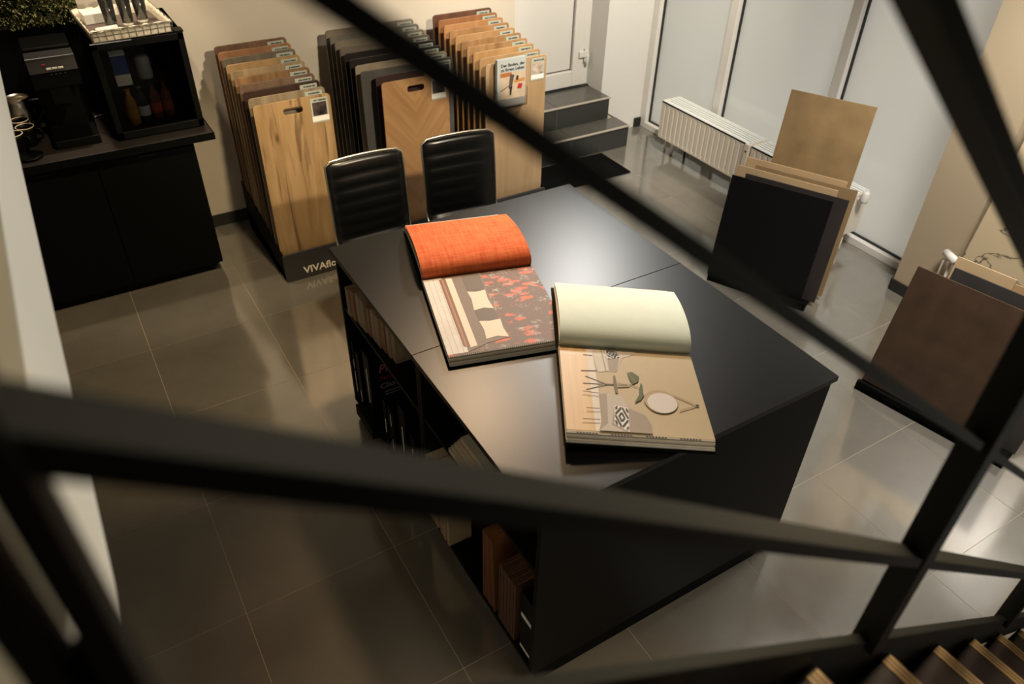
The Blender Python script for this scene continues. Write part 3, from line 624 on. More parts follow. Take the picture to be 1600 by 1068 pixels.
def rack(label, x0, x1, y0, y1, n, fx0=None, fx1=None, lettering=None):
    t = thing('sample_rack', label, 'rack', ((x0 + x1) / 2, (y0 + y1) / 2, 0)); cx = (x0 + x1) / 2; cy = (y0 + y1) / 2
    fx0 = x0 if fx0 is None else fx0; fx1 = x1 if fx1 is None else fx1
    vs = []; hb = 0.135
    tr = MB(); tr.add([(x0 - cx, y0 + 0.02 - cy, 0), (x1 - cx, y0 + 0.02 - cy, 0), (x1 - cx, y1 - cy, 0), (x0 - cx, y1 - cy, 0), (x0 - cx, y0 + 0.02 - cy, 0.05), (x1 - cx, y0 + 0.02 - cy, 0.05), (x1 - cx, y1 - cy, hb), (x0 - cx, y1 - cy, hb)], [(0, 3, 2, 1), (4, 5, 6, 7), (0, 1, 5, 4), (1, 2, 6, 5), (2, 3, 7, 6), (3, 0, 4, 7)])
    tr.build('tray', M_BLKM, t)
    me = plate([rrect(fx0 - cx, fx1 - cx, 0.004, 0.185, 0.012)], 0.012, 0.002); me.materials.clear(); me.materials.append(mat('rack_metal', (0.028, 0.026, 0.027), 0.45))
    fp = link('front_panel', me, t); fp.location = (0, y0 + 0.006 - cy, 0)
    for s in (x0, x1 - 0.006):
        MB().add([(s + dx - cx, yy - cy, zz) for dx in (0, 0.006) for yy, zz in ((y0 + 0.02, 0.0), (y1, 0.0), (y1, 0.33), (y0 + 0.02, 0.19))], [(0, 1, 2, 3), (7, 6, 5, 4), (0, 4, 5, 1), (1, 5, 6, 2), (2, 6, 7, 3), (3, 7, 4, 0)]).build('side_panel', M_BLKM, t)
    for k in range(n + 1):
        yy = y0 + 0.052 + (y1 - y0 - 0.08) * (k - 0.5) / (n - 1) - cy
        if k: MB().box(x0 + 0.007 - cx, x1 - 0.007 - cx, yy - 0.002, yy + 0.002, 0.05 + 0.085 * k / n, 0.11 + 0.085 * k / n).build('divider', M_BLKM, t)
    if lettering:
        text('lettering', lettering, 0.0655, mat('ivory_print', (0.80, 0.74, 0.62), 0.4), fp, (0.938 - cx, -0.0066, 0.034), pk, 0.0011)
    return t
NB = 10
def yb(k): return 0.312 + (1.0 - 0.312) * k / (NB - 1)       # k = 0 front ... 9 back
def ztop(k): return 1.066 + (1.176 - 1.066) * k / (NB - 1)
rack('low black rack carrying brown wood-look boards, nearest the dark counter', 0.83, 1.256, 0.262, 1.04, NB, lettering='VIVAfloors')
rack('low black rack holding grey and near-black boards, behind the two chairs', 1.49, 2.08, 0.262, 1.04, NB)
rack('low black rack of honey oak boards beside the tiled steps', 2.212, 2.655, 0.262, 1.04, NB)
pos = ['front', 'second', 'third', 'fourth', 'fifth', 'sixth', 'seventh', 'eighth', 'ninth', 'rearmost']
R1 = [('golden oak knotty', (0.40, 0.265, 0.13), (0.25, 0.15, 0.065), 0.9), ('grey-beige streaked oak', (0.28, 0.23, 0.15), (0.15, 0.11, 0.07), 0), ('very dark brown', (0.045, 0.022, 0.014), (0.025, 0.012, 0.008), 0), ('grey-brown walnut', (0.17, 0.11, 0.07), (0.10, 0.06, 0.04), 0), ('warm mid-brown oak', (0.28, 0.16, 0.075), (0.15, 0.08, 0.035), 0.4), ('pale streaked oak', (0.38, 0.28, 0.16), (0.22, 0.15, 0.08), 0.3), ('honey tan oak', (0.40, 0.26, 0.12), (0.28, 0.17, 0.075), 0), ('smoky grey oak', (0.17, 0.14, 0.10), (0.09, 0.07, 0.05), 0), ('reddish tan', (0.33, 0.165, 0.075), (0.24, 0.11, 0.05), 0), ('chestnut brown', (0.18, 0.10, 0.055), (0.085, 0.045, 0.025), 0)]
for k, (nm, a, b, kn) in enumerate(R1):
    sample_board(0.834, 1.25, yb(k), ztop(k) - 1.0, ztop(k), wood('floorboard_' + nm.replace(' ', '_').replace('-', '_'), a, b, kn, seed=11.3 + k * 2.1), nm + ' floor sample board, %s in the rack by the counter' % pos[k], 'floor sample boards in the counter-side rack', True)
def herring():
    a = wood('herringbone_oak', (0.46, 0.265, 0.115), (0.33, 0.17, 0.065), 0.0, stretch=(10, 10, 1.0), seed=2.2, rot=math.radians(38))
    nt = a.node_tree; m0 = [n for n in nt.nodes if n.type == 'MAPPING' and abs(n.inputs['Rotation'].default_value[1]) > 0.1][0]
    tc = [n for n in nt.nodes if n.type == 'TEX_COORD'][0]
    sp = nt.nodes.new('ShaderNodeSeparateXYZ'); nt.links.new(tc.outputs['Object'], sp.inputs[0])
    ab = nt.nodes.new('ShaderNodeMath'); ab.operation = 'PINGPONG'; ab.inputs[1].default_value = 0.2
    ad = nt.nodes.new('ShaderNodeMath'); ad.operation = 'ADD'; ad.inputs[1].default_value = 0.21; nt.links.new(sp.outputs[0], ad.inputs[0]); nt.links.new(ad.outputs[0], ab.inputs[0])
    cb = nt.nodes.new('ShaderNodeCombineXYZ'); nt.links.new(ab.outputs[0], cb.inputs[0]); nt.links.new(sp.outputs[1], cb.inputs[1]); nt.links.new(sp.outputs[2], cb.inputs[2])
    nt.links.new(cb.outputs[0], m0.inputs['Vector'])
    return a
R2 = [('oak herringbone', None, None), ('dark plum brown', (0.045, 0.022, 0.02), (0.035, 0.017, 0.016)), ('slate grey stone-look', (0.085, 0.08, 0.075), (0.06, 0.056, 0.054)), ('light greige', (0.30, 0.25, 0.18), (0.22, 0.18, 0.13)), ('charcoal black', (0.012, 0.009, 0.009), (0.008, 0.006, 0.006)), ('near-black brown', (0.016, 0.011, 0.010), (0.010, 0.007, 0.006)), ('taupe grey', (0.17, 0.14, 0.11), (0.11, 0.09, 0.07)), ('sandy grey', (0.21, 0.18, 0.13), (0.15, 0.125, 0.095)), ('cool concrete grey', (0.18, 0.165, 0.14), (0.13, 0.12, 0.10)), ('warm stone grey', (0.24, 0.20, 0.155), (0.17, 0.14, 0.105))]
for k, (nm, a, b) in enumerate(R2):
    x0, x1 = (1.553, 1.968) if k < 2 else (1.494, 2.076)
    m = herring() if a is None else wood('floorboard_' + nm.replace(' ', '_').replace('-', '_'), a, b, seed=31 + k * 1.7, stretch=(5, 5, 0.8))
    sample_board(x0, x1, yb(k), ztop(k) - 1.0, ztop(k), m, nm + ' floor sample board, %s in the rack behind the chairs' % pos[k], 'floor sample boards in the grey rack', True)
R3 = [('pale blond oak', (0.48, 0.33, 0.185), (0.38, 0.25, 0.13)), ('light sand oak', (0.44, 0.28, 0.14), (0.33, 0.2, 0.09)), ('clear honey oak', (0.47, 0.28, 0.125), (0.34, 0.19, 0.08)), ('streaky honey oak', (0.42, 0.25, 0.115), (0.24, 0.13, 0.055)), ('striped amber oak', (0.40, 0.23, 0.10), (0.23, 0.12, 0.05)), ('biscuit oak', (0.43, 0.25, 0.115), (0.35, 0.195, 0.085)), ('caramel oak', (0.40, 0.22, 0.095), (0.27, 0.14, 0.055)), ('apricot oak', (0.44, 0.23, 0.10), (0.36, 0.18, 0.075)), ('russet oak', (0.33, 0.15, 0.06), (0.25, 0.105, 0.04)), ('dark mahogany brown', (0.14, 0.062, 0.035), (0.085, 0.036, 0.02))]
for k, (nm, a, b) in enumerate(R3):
    sample_board(2.218, 2.648, yb(k), ztop(k) - 1.0, ztop(k), wood('floorboard_' + nm.replace(' ', '_').replace('-', '_'), a, b, seed=51 + k * 2.3), nm + ' floor sample board, %s in the rack by the steps' % pos[k], 'floor sample boards in the rack by the steps', True, photo=M_PHOTO2)
# brochure holder and brochure on the blond board
bh = thing('brochure_holder', 'clear acrylic brochure holder fixed on the pale blond oak board', 'holder', (2.375, 0.286, 0.80))
b = MB(); b.box(-0.108, 0.108, 0.008, 0.011, 0, 0.26); b.box(-0.108, 0.108, -0.03, -0.027, 0, 0.055); b.box(-0.108, 0.108, -0.03, 0.011, 0, 0.003); b.box(-0.108, -0.105, -0.03, 0.011, 0, 0.11); b.box(0.105, 0.108, -0.03, 0.011, 0, 0.11)
b.build('pocket', M_ACRYL, bh)
bro = thing('brochure', 'brochure with a room photo cover standing in the acrylic holder', 'brochure', (2.372, 0.283, 0.805)); 
MB().box(-0.1, 0.1, -0.018, 0.006, 0, 0.29).build('pages', mat('brochure_grey', (0.46, 0.50, 0.50), 0.4), bro, 0.001)
text('cover_title', 'Der Boden, der\nzu Ihrem Leben', 0.026, M_INK, bro, (-0.075, -0.0186, 0.245), pk, 0.0006)
def cov(pts, m, k):
    me = plate([pts], 0.0004, 0.0); me.materials.clear(); me.materials.append(m); o = link('cover_picture', me, bro); o.location = (0, -0.0184 - 0.0003 * k, 0)
cov([(-0.078, 0.045), (0.094, 0.045), (0.094, 0.205), (-0.078, 0.215)], mat('cover_room', (0.58, 0.46, 0.33), 0.4, var=0.15, scale=20), 1)
for k, (pts, c) in enumerate((([(-0.078, 0.185), (0.0, 0.185), (0.0, 0.21), (-0.078, 0.21)], (0.42, 0.15, 0.04)), ([(0.02, 0.14), (0.094, 0.145), (0.094, 0.165), (0.02, 0.16)], (0.55, 0.24, 0.06)), ([(-0.02, 0.11), (0.0, 0.11), (0.02, 0.19), (-0.01, 0.2)], (0.1, 0.07, 0.06)), ([(-0.012, 0.07), (-0.002, 0.07), (0.008, 0.125), (-0.012, 0.12)], (0.02, 0.02, 0.02)), ([(0.04, 0.105), (0.07, 0.1), (0.08, 0.13), (0.05, 0.135)], (0.45, 0.03, 0.03)), ([(0.03, 0.16), (0.045, 0.155), (0.05, 0.18), (0.035, 0.185)], (0.03, 0.03, 0.03)), ([(-0.078, 0.1), (-0.02, 0.125), (-0.02, 0.13), (-0.078, 0.105)], (0.06, 0.05, 0.05)))):
    cov(pts, C('cover_%d' % k, c), 2 + k)
cov([(-0.09, 0.006), (0.094, 0.006), (0.094, 0.04), (-0.09, 0.04)], M_WHITE, 2)

# ================================================================== CHAIRS
def stool(label, loc, rz):
    t = thing('bar_chair', label, 'chair', loc, rz, 'black channel-backed bar chairs')
    # profile of the shell in (y, z): seat front -> back bend -> top, chair faces -y
    prof = []
    for k in range(14): prof.append((-0.40 + 0.36 * k / 13, 0.585 - 0.012 * math.sin(math.pi * k / 13)))
    for k in range(1, 9):
        a = math.radians(-90 + 85 * k / 8); prof.append((-0.04 + 0.085 * math.cos(a) * 1.0, 0.67 + 0.085 * math.sin(a)))
    for k in range(1, 31): prof.append((0.045 + 0.035 * (k / 30) ** 1.3, 0.662 + 0.365 * k / 30))
    n = len(prof); Wd = 0.19; mcols = 17
    def nrm(i):
        a = prof[max(0, i - 1)]; b = prof[min(n - 1, i + 1)]; dy, dz = b[0] - a[0], b[1] - a[1]; L = math.hypot(dy, dz); return (-dz / L, dy / L)
    d = [0.0]
    for i in range(1, n): d.append(d[-1] + math.hypot(prof[i][0] - prof[i - 1][0], prof[i][1] - prof[i - 1][1]))
    L = d[-1]
    def width(i):
        r = 0.022; e = min(L - d[i], r); w1 = Wd - (r - math.sqrt(max(0, r * r - (r - e) ** 2)))
        return w1
    def arch(u, i): return 0.009 * (1 - u * u) * max(0, (d[i] - L + 0.25) / 0.25)    # rising middle of the top edge
    vs = []; fs = []
    for side in (0, 1):
        for i in range(n):
            ny, nz = nrm(i)
            for j in range(mcols):
                u = -1 + 2 * j / (mcols - 1); x = u * width(i)
                edge = (1 - abs(u) ** 6) * (1 - max(0, 1 - min(L - d[i], d[i]) / 0.02) ** 2)
                ch = abs(math.sin(math.pi * (L - d[i] - 0.012) / 0.062)) ** 0.3 if (d[i] > 0.03) else 0.6
                ch = 1 if L - d[i] < 0.045 else ch
                off = (0.006 + 0.017 * edge * (0.3 + 0.7 * (ch if abs(u) < 0.8 else ch + (1 - ch) * (abs(u) - 0.8) * 4))) if side == 0 else -0.006 - 0.006 * edge
                vs.append((x, prof[i][0] + ny * off, prof[i][1] + nz * off + arch(u, i)))
    N = n * mcols
    for i in range(n - 1):
        for j in range(mcols - 1):
            a = i * mcols + j; fs.append((a, a + 1, a + mcols + 1, a + mcols)); fs.append((N + a, N + a + mcols, N + a + mcols + 1, N + a + 1))
    for i in range(n - 1):
        for j in (0, mcols - 1): a = i * mcols + j; fs.append((a, a + mcols, N + a + mcols, N + a))
    for i in (0, n - 1):
        for j in range(mcols - 1): a = i * mcols + j; fs.append((a, a + 1, N + a + 1, N + a))
    MB().add(vs, fs, 0, True).build('upholstery', M_LEATHER, t)
    path = [(-width(i) - 0.004, prof[i][0], prof[i][1] + arch(1, i)) for i in range(n)]
    topi = n - 1; path += [(u * width(topi), prof[topi][0] + 0.002, prof[topi][1] + 0.006 + arch(u, topi)) for u in [-1 + 2 * k / 12 for k in range(13)]]
    path += [(width(i) + 0.004, prof[i][0], prof[i][1] + arch(1, i)) for i in range(n - 1, -1, -1)]
    MB().tube(path, 0.0055, 8).build('chrome_edge', M_CHROME, t)
    MB().lathe([(0, 0), (0.2, 0), (0.205, 0.006), (0.19, 0.014), (0.05, 0.03), (0.03, 0.05), (0.03, 0.3), (0.024, 0.31), (0.024, 0.56), (0, 0.56)], 32, (0, -0.22, 0)).build('pedestal', M_CHROME, t)
    MB().box(-0.1, 0.1, -0.32, -0.12, 0.555, 0.573).build('seat_plate', M_BLKM, t, 0.003)
    MB().tube([(0.0, -0.22, 0.28), (0.13, -0.25, 0.26), (0.15, -0.36, 0.25), (0.0, -0.40, 0.25), (-0.15, -0.36, 0.25), (-0.13, -0.25, 0.26)], 0.009, 8, closed=True).build('footrest', M_CHROME, t)
    return t
stool('black ribbed leather bar chair standing nearer the counter side of the table', (1.137, -0.515, 0), math.radians(-0.5))
stool('black ribbed leather bar chair turned slightly, in front of the herringbone board', (1.63, -0.515, 0), math.radians(-6))

# ================================================================== COFFEE COUNTER
ct = thing('coffee_counter', 'black counter cabinet with dark brown worktop against the back wall', 'counter', (0, 0.86, 0))
def cb(name, x0, x1, y0, y1, z0, z1, m, bevel=0.002, parent=ct): return box(name, x0, x1, y0 - 0.86, y1 - 0.86, z0, z1, m, parent, bevel)
wt = cb('worktop', -0.95, 0.648, 0.528, 1.135, 0.8451, 0.885, M_WORKTOP)
MB().box(-0.95, 0.655, -0.337, -0.3322, -0.0, 0.0393).build('edge_band', M_BLKM, wt).location = (0, 0, 0.8455)
MB().box(0.6482, 0.653, -0.332, 0.275, -0.0, 0.0393).build('edge_band', M_BLKM, wt).location = (0, 0, 0.8455)
cb('body', -0.95, 0.548, 0.60, 1.135, 0.06, 0.845, M_BLKM)
cb('plinth', -0.95, 0.50, 0.625, 1.1, 0.0, 0.06, M_BLKM)
for k in range(3):
    x0 = -0.948 + 0.4985 * k; dd = cb('door', x0 + 0.001, x0 + 0.4965, 0.582, 0.60, 0.065, 0.84, M_BLKM)
    cb('handle', x0 + 0.2, x0 + 0.3, 0.574, 0.582, 0.80, 0.812, M_BLK, parent=dd)
sb = tag(box('backsplash_panel', -0.95, 0.2, 1.125, 1.149, 0.886, 1.36, M_BLK), 'glossy black backsplash panel between worktop and moss', 'panel')
# moss wall picture: thousands of tufts on a board
mp_ = thing('moss_wall_panel', 'green moss wall panel above the black backsplash', 'wall panel', (-0.2, 1.149, 1.37))
MB().box(-0.85, 0.42, -0.02, 0, 0, 0.75).build('backing', M_BLKM, mp_)
rs = random.Random(3); ms = MB()
for k in range(5200):
    x = rs.uniform(-0.6, 0.41); z = rs.uniform(0.0, 0.45); r = rs.uniform(0.006, 0.017); a = rs.uniform(0, 6.28)
    dx, dz = math.cos(a) * r, math.sin(a) * r; y = -0.018 - rs.uniform(0, 0.012); tip = -0.03 - rs.uniform(0.006, 0.04)
    sx, sz = rs.uniform(-0.02, 0.02), rs.uniform(-0.012, 0.02)
    ms.add([(x - dx, y, z - dz), (x + dx, y, z + dz), (x - dz * 0.8, y, z + dx * 0.8), (x + sx, tip, z + sz)], [(0, 1, 3), (1, 2, 3), (2, 0, 3)], rs.choice((0, 0, 1, 2)))
tag(ms.build('moss', [mat('moss_green', (0.13, 0.14, 0.045), 0.9), mat('moss_olive', (0.19, 0.17, 0.07), 0.9), mat('moss_dark', (0.06, 0.075, 0.025), 0.9)], mp_), kind='stuff')

# coffee machine
cm = thing('coffee_machine', 'tall black coffee machine with grey display panel on the counter', 'coffee machine', (0.01, 0.88, 0.885))
b = MB(); b.box(-0.11, 0.11, -0.02, 0.2, 0.0, 0.40); b.box(-0.11, 0.11, -0.2, -0.02, 0.30, 0.43); b.box(-0.11, 0.11, -0.02, 0.2, 0.40, 0.45)
b.build('body', M_BLK, cm, 0.008)
MB().box(-0.105, 0.105, -0.22, -0.02, 0.0, 0.045).build('drip_tray', M_BLK, cm, 0.004)
sp = MB(); sp.box(-0.045, 0.045, -0.19, -0.12, 0.22, 0.30); sp.tube([(-0.02, -0.16, 0.23), (-0.02, -0.165, 0.19)], 0.007); sp.tube([(0.02, -0.16, 0.23), (0.02, -0.165, 0.19)], 0.007); sp.build('spout', M_BLK, cm)
dp = MB().add([(-0.106, -0.216, 0.385), (0.106, -0.216, 0.385), (0.106, -0.196, 0.45), (-0.106, -0.196, 0.45), (-0.106, -0.15, 0.38), (0.106, -0.15, 0.38), (0.106, -0.12, 0.46), (-0.106, -0.12, 0.46)], [(0, 1, 2, 3), (7, 6, 5, 4), (3, 2, 6, 7), (0, 4, 5, 1), (0, 3, 7, 4), (1, 5, 6, 2)]).build('display_panel', mat('display_grey', (0.02, 0.02, 0.022), 0.35), cm)
MB().bar((-0.106, -0.197, 0.451), (0.106, -0.197, 0.451), 0.004, 0.004).build('trim_line', M_STEEL, dp)
for x0, x1 in ((-0.03, -0.008), (-0.004, 0.018), (0.022, 0.045)): MB().box(x0, x1, -0.2145, -0.211, 0.397, 0.405).build('white_mark', M_PAPERW, dp)
MB().box(-0.045, -0.028, -0.2085, -0.205, 0.417, 0.424).build('red_mark', M_REDPRINT, dp)
bt = MB()
for k in range(4): bt.lathe([(0, 0), (0.004, 0), (0.004, 0.002), (0, 0.002)], 8, (-0.015 + 0.02 * k, -0.198, 0.368))
bt.build('buttons', M_GREYPRINT, cm)
# steel milk jug and mugs
jg = thing('milk_jug', 'shiny steel milk jug standing behind the black mugs', 'jug', (-0.20, 1.03, 0.885))
MB().lathe([(0, 0), (0.06, 0), (0.066, 0.01), (0.066, 0.11), (0.055, 0.15), (0.06, 0.175), (0.057, 0.175), (0.052, 0.15), (0.062, 0.11), (0.06, 0.01), (0, 0.008)], 32).build('bowl', M_CHROME, jg)
MB().tube([(0.055, 0, 0.15), (0.10, 0, 0.15), (0.11, 0, 0.10), (0.066, 0, 0.04)], 0.006, 8).build('handle', M_CHROME, jg)
def mug(label, x, y, rz, z=0.885):
    t = thing('coffee_mug', label, 'mug', (x, y, z), rz, 'black mugs with pale rims')
    MB().lathe([(0, 0), (0.033, 0), (0.037, 0.004), (0.043, 0.08), (0.043, 0.098), (0.040, 0.099), (0.039, 0.08), (0.033, 0.008), (0, 0.008)], 28).build('body', M_BLK, t)
    ring = [(0.0418 * math.cos(a), 0.0418 * math.sin(a), 0.099) for a in (2 * math.pi * k / 28 for k in range(28))]
    MB().tube(ring, 0.0024, 6, closed=True).build('rim', mat('pale_glaze', (0.72, 0.60, 0.47), 0.3), t)
    MB().tube([(0.041, 0, 0.08), (0.062, 0, 0.078), (0.07, 0, 0.055), (0.062, 0, 0.03), (0.038, 0, 0.022)], 0.0055, 8).build('handle', M_BLK, t)
mug('black mug with pale rim, rear one beside the jug', -0.222, 0.905, 2.4); mug('black mug with pale rim and its handle towards the coffee machine', -0.205, 0.80, -0.1); mug('black mug with pale rim, front one half hidden by the plaster ledge', -0.262, 0.725, -0.3)
sc_ = tag(MB().lathe([(0, 0), (0.03, 0), (0.062, 0.012), (0.064, 0.014), (0.03, 0.005), (0, 0.004)], 28, (-0.225, 0.63, 0.885)).build('saucer', M_BLK), 'glossy black saucer lying at the worktop front below the mugs', 'saucer')
sg = tag(MB().box(-0.02, 0.02, -0.012, 0.012, 0, 0.02).build('sugar_box', M_PAPERW, None, 0.002), 'small white box behind the mugs by the coffee machine', 'box'); sg.location = (-0.135, 1.03, 0.885)
spn = tag(MB().tube([(0.0, 0, 0.006), (0.05, 0.02, 0.004), (0.09, 0.035, 0.006)], 0.0035, 8).lathe([(0, 0), (0.012, 0.002), (0.014, 0.006), (0.0, 0.004)], 12, (0.0, 0.0, 0.002)).build('teaspoon', M_CHROME), 'small steel spoon lying between coffee machine and glass-door cooler', 'spoon'); spn.location = (0.135, 1.03, 0.886)

# glass-door cooler with drinks
FX0, FX1, FY0, FY1, FZ = 0.195, 0.632, 0.625, 1.12, 1.385
fg = thing('drinks_cooler', 'small black glass-door drinks cooler on the counter end', 'cooler', (0.413, 0.87, 0.885))
def fb(name, x0, x1, y0, y1, z0, z1, m, bevel=0.002, parent=fg): return box(name, x0 - 0.413, x1 - 0.413, y0 - 0.87, y1 - 0.87, z0 - 0.885, z1 - 0.885, m, parent, bevel)
b = MB(); Q = lambda x0, x1, y0, y1, z0, z1: b.box(x0 - 0.413, x1 - 0.413, y0 - 0.87, y1 - 0.87, z0 - 0.885, z1 - 0.885)
Q(FX0, FX0 + 0.03, FY0 + 0.03, FY1, 0.89, FZ); Q(FX1 - 0.03, FX1, FY0 + 0.03, FY1, 0.89, FZ); Q(FX0, FX1, FY0 + 0.03, FY1, FZ - 0.03, FZ); Q(FX0, FX1, FY0 + 0.03, FY1, 0.89, 0.93); Q(FX0, FX1, FY1 - 0.03, FY1, 0.89, FZ)
b.build('case', M_BLK, fg, 0.003)
for x in (FX0 + 0.04, FX1 - 0.04):
    for y in (FY0 + 0.08, FY1 - 0.06): MB().lathe([(0, 0), (0.015, 0), (0.015, 0.01), (0, 0.01)], 12, (x - 0.413, y - 0.87, -0.0045)).build('foot', M_BLKM, fg)
b = MB(); Q(FX0, FX0 + 0.03, FY0, FY0 + 0.028, 0.892, FZ - 0.002); Q(FX1 - 0.03, FX1, FY0, FY0 + 0.028, 0.892, FZ - 0.002); Q(FX0, FX1, FY0, FY0 + 0.028, FZ - 0.035, FZ - 0.002); Q(FX0, FX1, FY0, FY0 + 0.028, 0.892, 0.93)
fd = b.build('door', M_BLK, fg, 0.002)
fb('glass', FX0 + 0.03, FX1 - 0.03, FY0 + 0.01, FY0 + 0.016, 0.93, FZ - 0.035, M_FRIDGEGLASS, 0, fd)
fb('trim_line', FX0, FX0 + 0.19, FY0 - 0.003, FY0 + 0.002, FZ - 0.006, FZ - 0.001, M_STEEL, 0, fd)
fb('shelf', FX0 + 0.031, FX1 - 0.031, FY0 + 0.05, FY1 - 0.035, 1.14, 1.146, M_BLK, 0)
fb('hinge', FX1 - 0.04, FX1 + 0.004, FY0 - 0.004, FY0 + 0.06, FZ + 0.0, FZ + 0.012, M_BLK, 0.003)
def bottle(label, x, y, z, cbody, clab, cap, h=0.19):
    t = thing('drink_bottle', label, 'bottle', (x, y, z), 0, 'drinks in the cooler')
    MB().lathe([(0, 0), (0.026, 0), (0.029, 0.006), (0.029, h * 0.55), (0.024, h * 0.68), (0.012, h * 0.82), (0.012, h * 0.94), (0, h * 0.94)], 20).build('body', mat('bottle_' + cbody[0], cbody[1], 0.15), t)
    MB().lathe([(0.0296, h * 0.18), (0.0296, h * 0.45)], 20).build('label_band', mat('label_' + clab[0], clab[1], 0.5), t)
    MB().lathe([(0, h * 0.93), (0.0135, h * 0.93), (0.0135, h), (0, h)], 14).build('cap', mat('cap_' + cap[0], cap[1], 0.4), t)
bottle('orange drink bottle at the left of the cooler bottom', 0.305, 0.72, 0.9305, ('orange', (0.45, 0.20, 0.03)), ('orange', (0.6, 0.3, 0.05)), ('orange', (0.6, 0.3, 0.05)))
bottle('dark bottle with white and blue label, second in the cooler bottom', 0.365, 0.74, 0.9305, ('dark', (0.02, 0.03, 0.04)), ('white', (0.6, 0.65, 0.7)), ('grey', (0.4, 0.4, 0.42)))
bottle('red-capped bottle right of the white labelled one in the cooler', 0.43, 0.76, 0.9305, ('brown', (0.10, 0.03, 0.02)), ('red', (0.35, 0.05, 0.03)), ('pale', (0.5, 0.35, 0.25)))
bottle('dim reddish bottle farthest right in the cooler bottom', 0.49, 0.77, 0.9305, ('brown2', (0.09, 0.035, 0.025)), ('maroon', (0.18, 0.04, 0.03)), ('maroon', (0.2, 0.06, 0.05)))
mk = thing('milk_carton', 'blue and white milk carton on the cooler top shelf', 'carton', (0.305, 0.72, 1.1465), 0, 'drinks in the cooler')
MB().box(-0.036, 0.036, -0.036, 0.036, 0, 0.15).build('body', mat('carton_blue', (0.02, 0.06, 0.28), 0.4), mk)
MB().box(-0.0365, 0.0365, -0.0365, 0.0365, 0.0, 0.055).build('white_band', M_PAPERW, mk)
MB().add([(-0.036, -0.036, 0.15), (0.036, -0.036, 0.15), (0.036, 0.036, 0.15), (-0.036, 0.036, 0.15), (-0.036, 0, 0.185), (0.036, 0, 0.185)], [(0, 1, 5, 4), (2, 3, 4, 5), (0, 4, 3), (1, 2, 5)]).build('gable', M_PAPERW, mk)
cu_ = tag(MB().lathe([(0, 0), (0.035, 0), (0.037, 0.005), (0.037, 0.1), (0.03, 0.115), (0, 0.115)], 20, (0.42, 0.76, 1.1465)).build('drink_can', mat('can_grey', (0.25, 0.25, 0.28), 0.4)), 'grey can beside the milk carton on the cooler top shelf', 'can', 'drinks in the cooler')

# white lined wire tray on the cooler with glasses
ty = thing('wire_tray', 'whitewashed wire tray with cloth lining on top of the cooler', 'tray', (0.385, 0.845, FZ + 0.001), math.radians(4))
TW, TD, TH = 0.185, 0.215, 0.055
M_TRAYW = mat('tray_white', (0.68, 0.63, 0.52), 0.7, var=0.25, scale=60); M_WIRE = mat('tray_wire', (0.16, 0.15, 0.11), 0.5)
b = MB()
def tray_pt(u):
    u = u % 4; k = int(u); f = u - k; c_ = [(-TW, -TD), (TW, -TD), (TW, TD), (-TW, TD)]; a, d_ = c_[k], c_[(k + 1) % 4]; return (a[0] + (d_[0] - a[0]) * f, a[1] + (d_[1] - a[1]) * f)
cloth = MB(); nn = 120; vs = []
for k in range(nn):
    x, y = tray_pt(4 * k / nn); w = 1.03 + 0.012 * math.sin(k * 1.9)
    for z, s in ((0.004, 0.985), (0.03, 1.0 + 0.006 * math.sin(k * 2.7)), (TH + 0.004 * math.sin(k * 1.3) + random.uniform(0, 0.004), 1.015), (TH - 0.004 + random.uniform(-0.003, 0.003), w)): vs.append((x * s, y * s, z))
fs = [(4 * k + i, 4 * ((k + 1) % nn) + i, 4 * ((k + 1) % nn) + i + 1, 4 * k + i + 1) for k in range(nn) for i in range(3)]
cloth.add(vs, fs, 0, True); cloth.build('cloth_lining', M_TRAYW, ty)
MB().box(-TW * 0.985, TW * 0.985, -TD * 0.985, TD * 0.985, 0.002, 0.005).build('base', mat('tray_base', (0.10, 0.075, 0.065), 0.6), ty)
for z, s in ((0.004, 1.02), (TH * 0.55, 1.03), (TH, 1.05)): b.tube([(p[0] * s, p[1] * s, z) for p in (tray_pt(4 * k / 40) for k in range(40))], 0.0018, 6, closed=True)
for k in range(44):
    x, y = tray_pt(4 * k / 44); b.tube([(x * 1.02, y * 1.02, 0.004), (x * 1.05, y * 1.05, TH)], 0.0013, 5)
b.build('wire_frame', M_WIRE, ty)
def tumbler(label, x, y):
    t = tag(MB().lathe([(0, 0), (0.024, 0), (0.027, 0.004), (0.034, 0.15), (0.0325, 0.15), (0.0255, 0.012), (0, 0.010)], 28).build('drinking_glass', M_GLASS), label, 'glass', 'clear glasses in the wire tray'); t.location = (x, y, FZ + 0.0075)
tumbler('clear tall glass in the wire tray, nearest the napkins', 0.335, 0.835); tumbler('clear tall glass in the middle of the wire tray', 0.415, 0.85); tumbler('clear tall glass in the wire tray, nearest the cream wall', 0.49, 0.875)
nk = tag(MB().box(-0.05, 0.05, -0.055, 0.055, 0, 0.05).build('napkin_stack', M_PAPERW, None, 0.003), 'stack of bright white napkins in the wire tray', 'napkins'); nk.location = (0.268, 0.985, FZ + 0.0075); nk.rotation_euler = (0, 0, 0.1)
rl = tag(MB().tube([(0, 0, 0), (0, 0.1, 0)], 0.018, 12).build('napkin_roll', M_PAPERW), 'white rolled napkin over the tray edge', 'napkin'); rl.location = (0.25, 0.72, FZ + 0.026); rl.rotation_euler = (0, 0, -1.4)

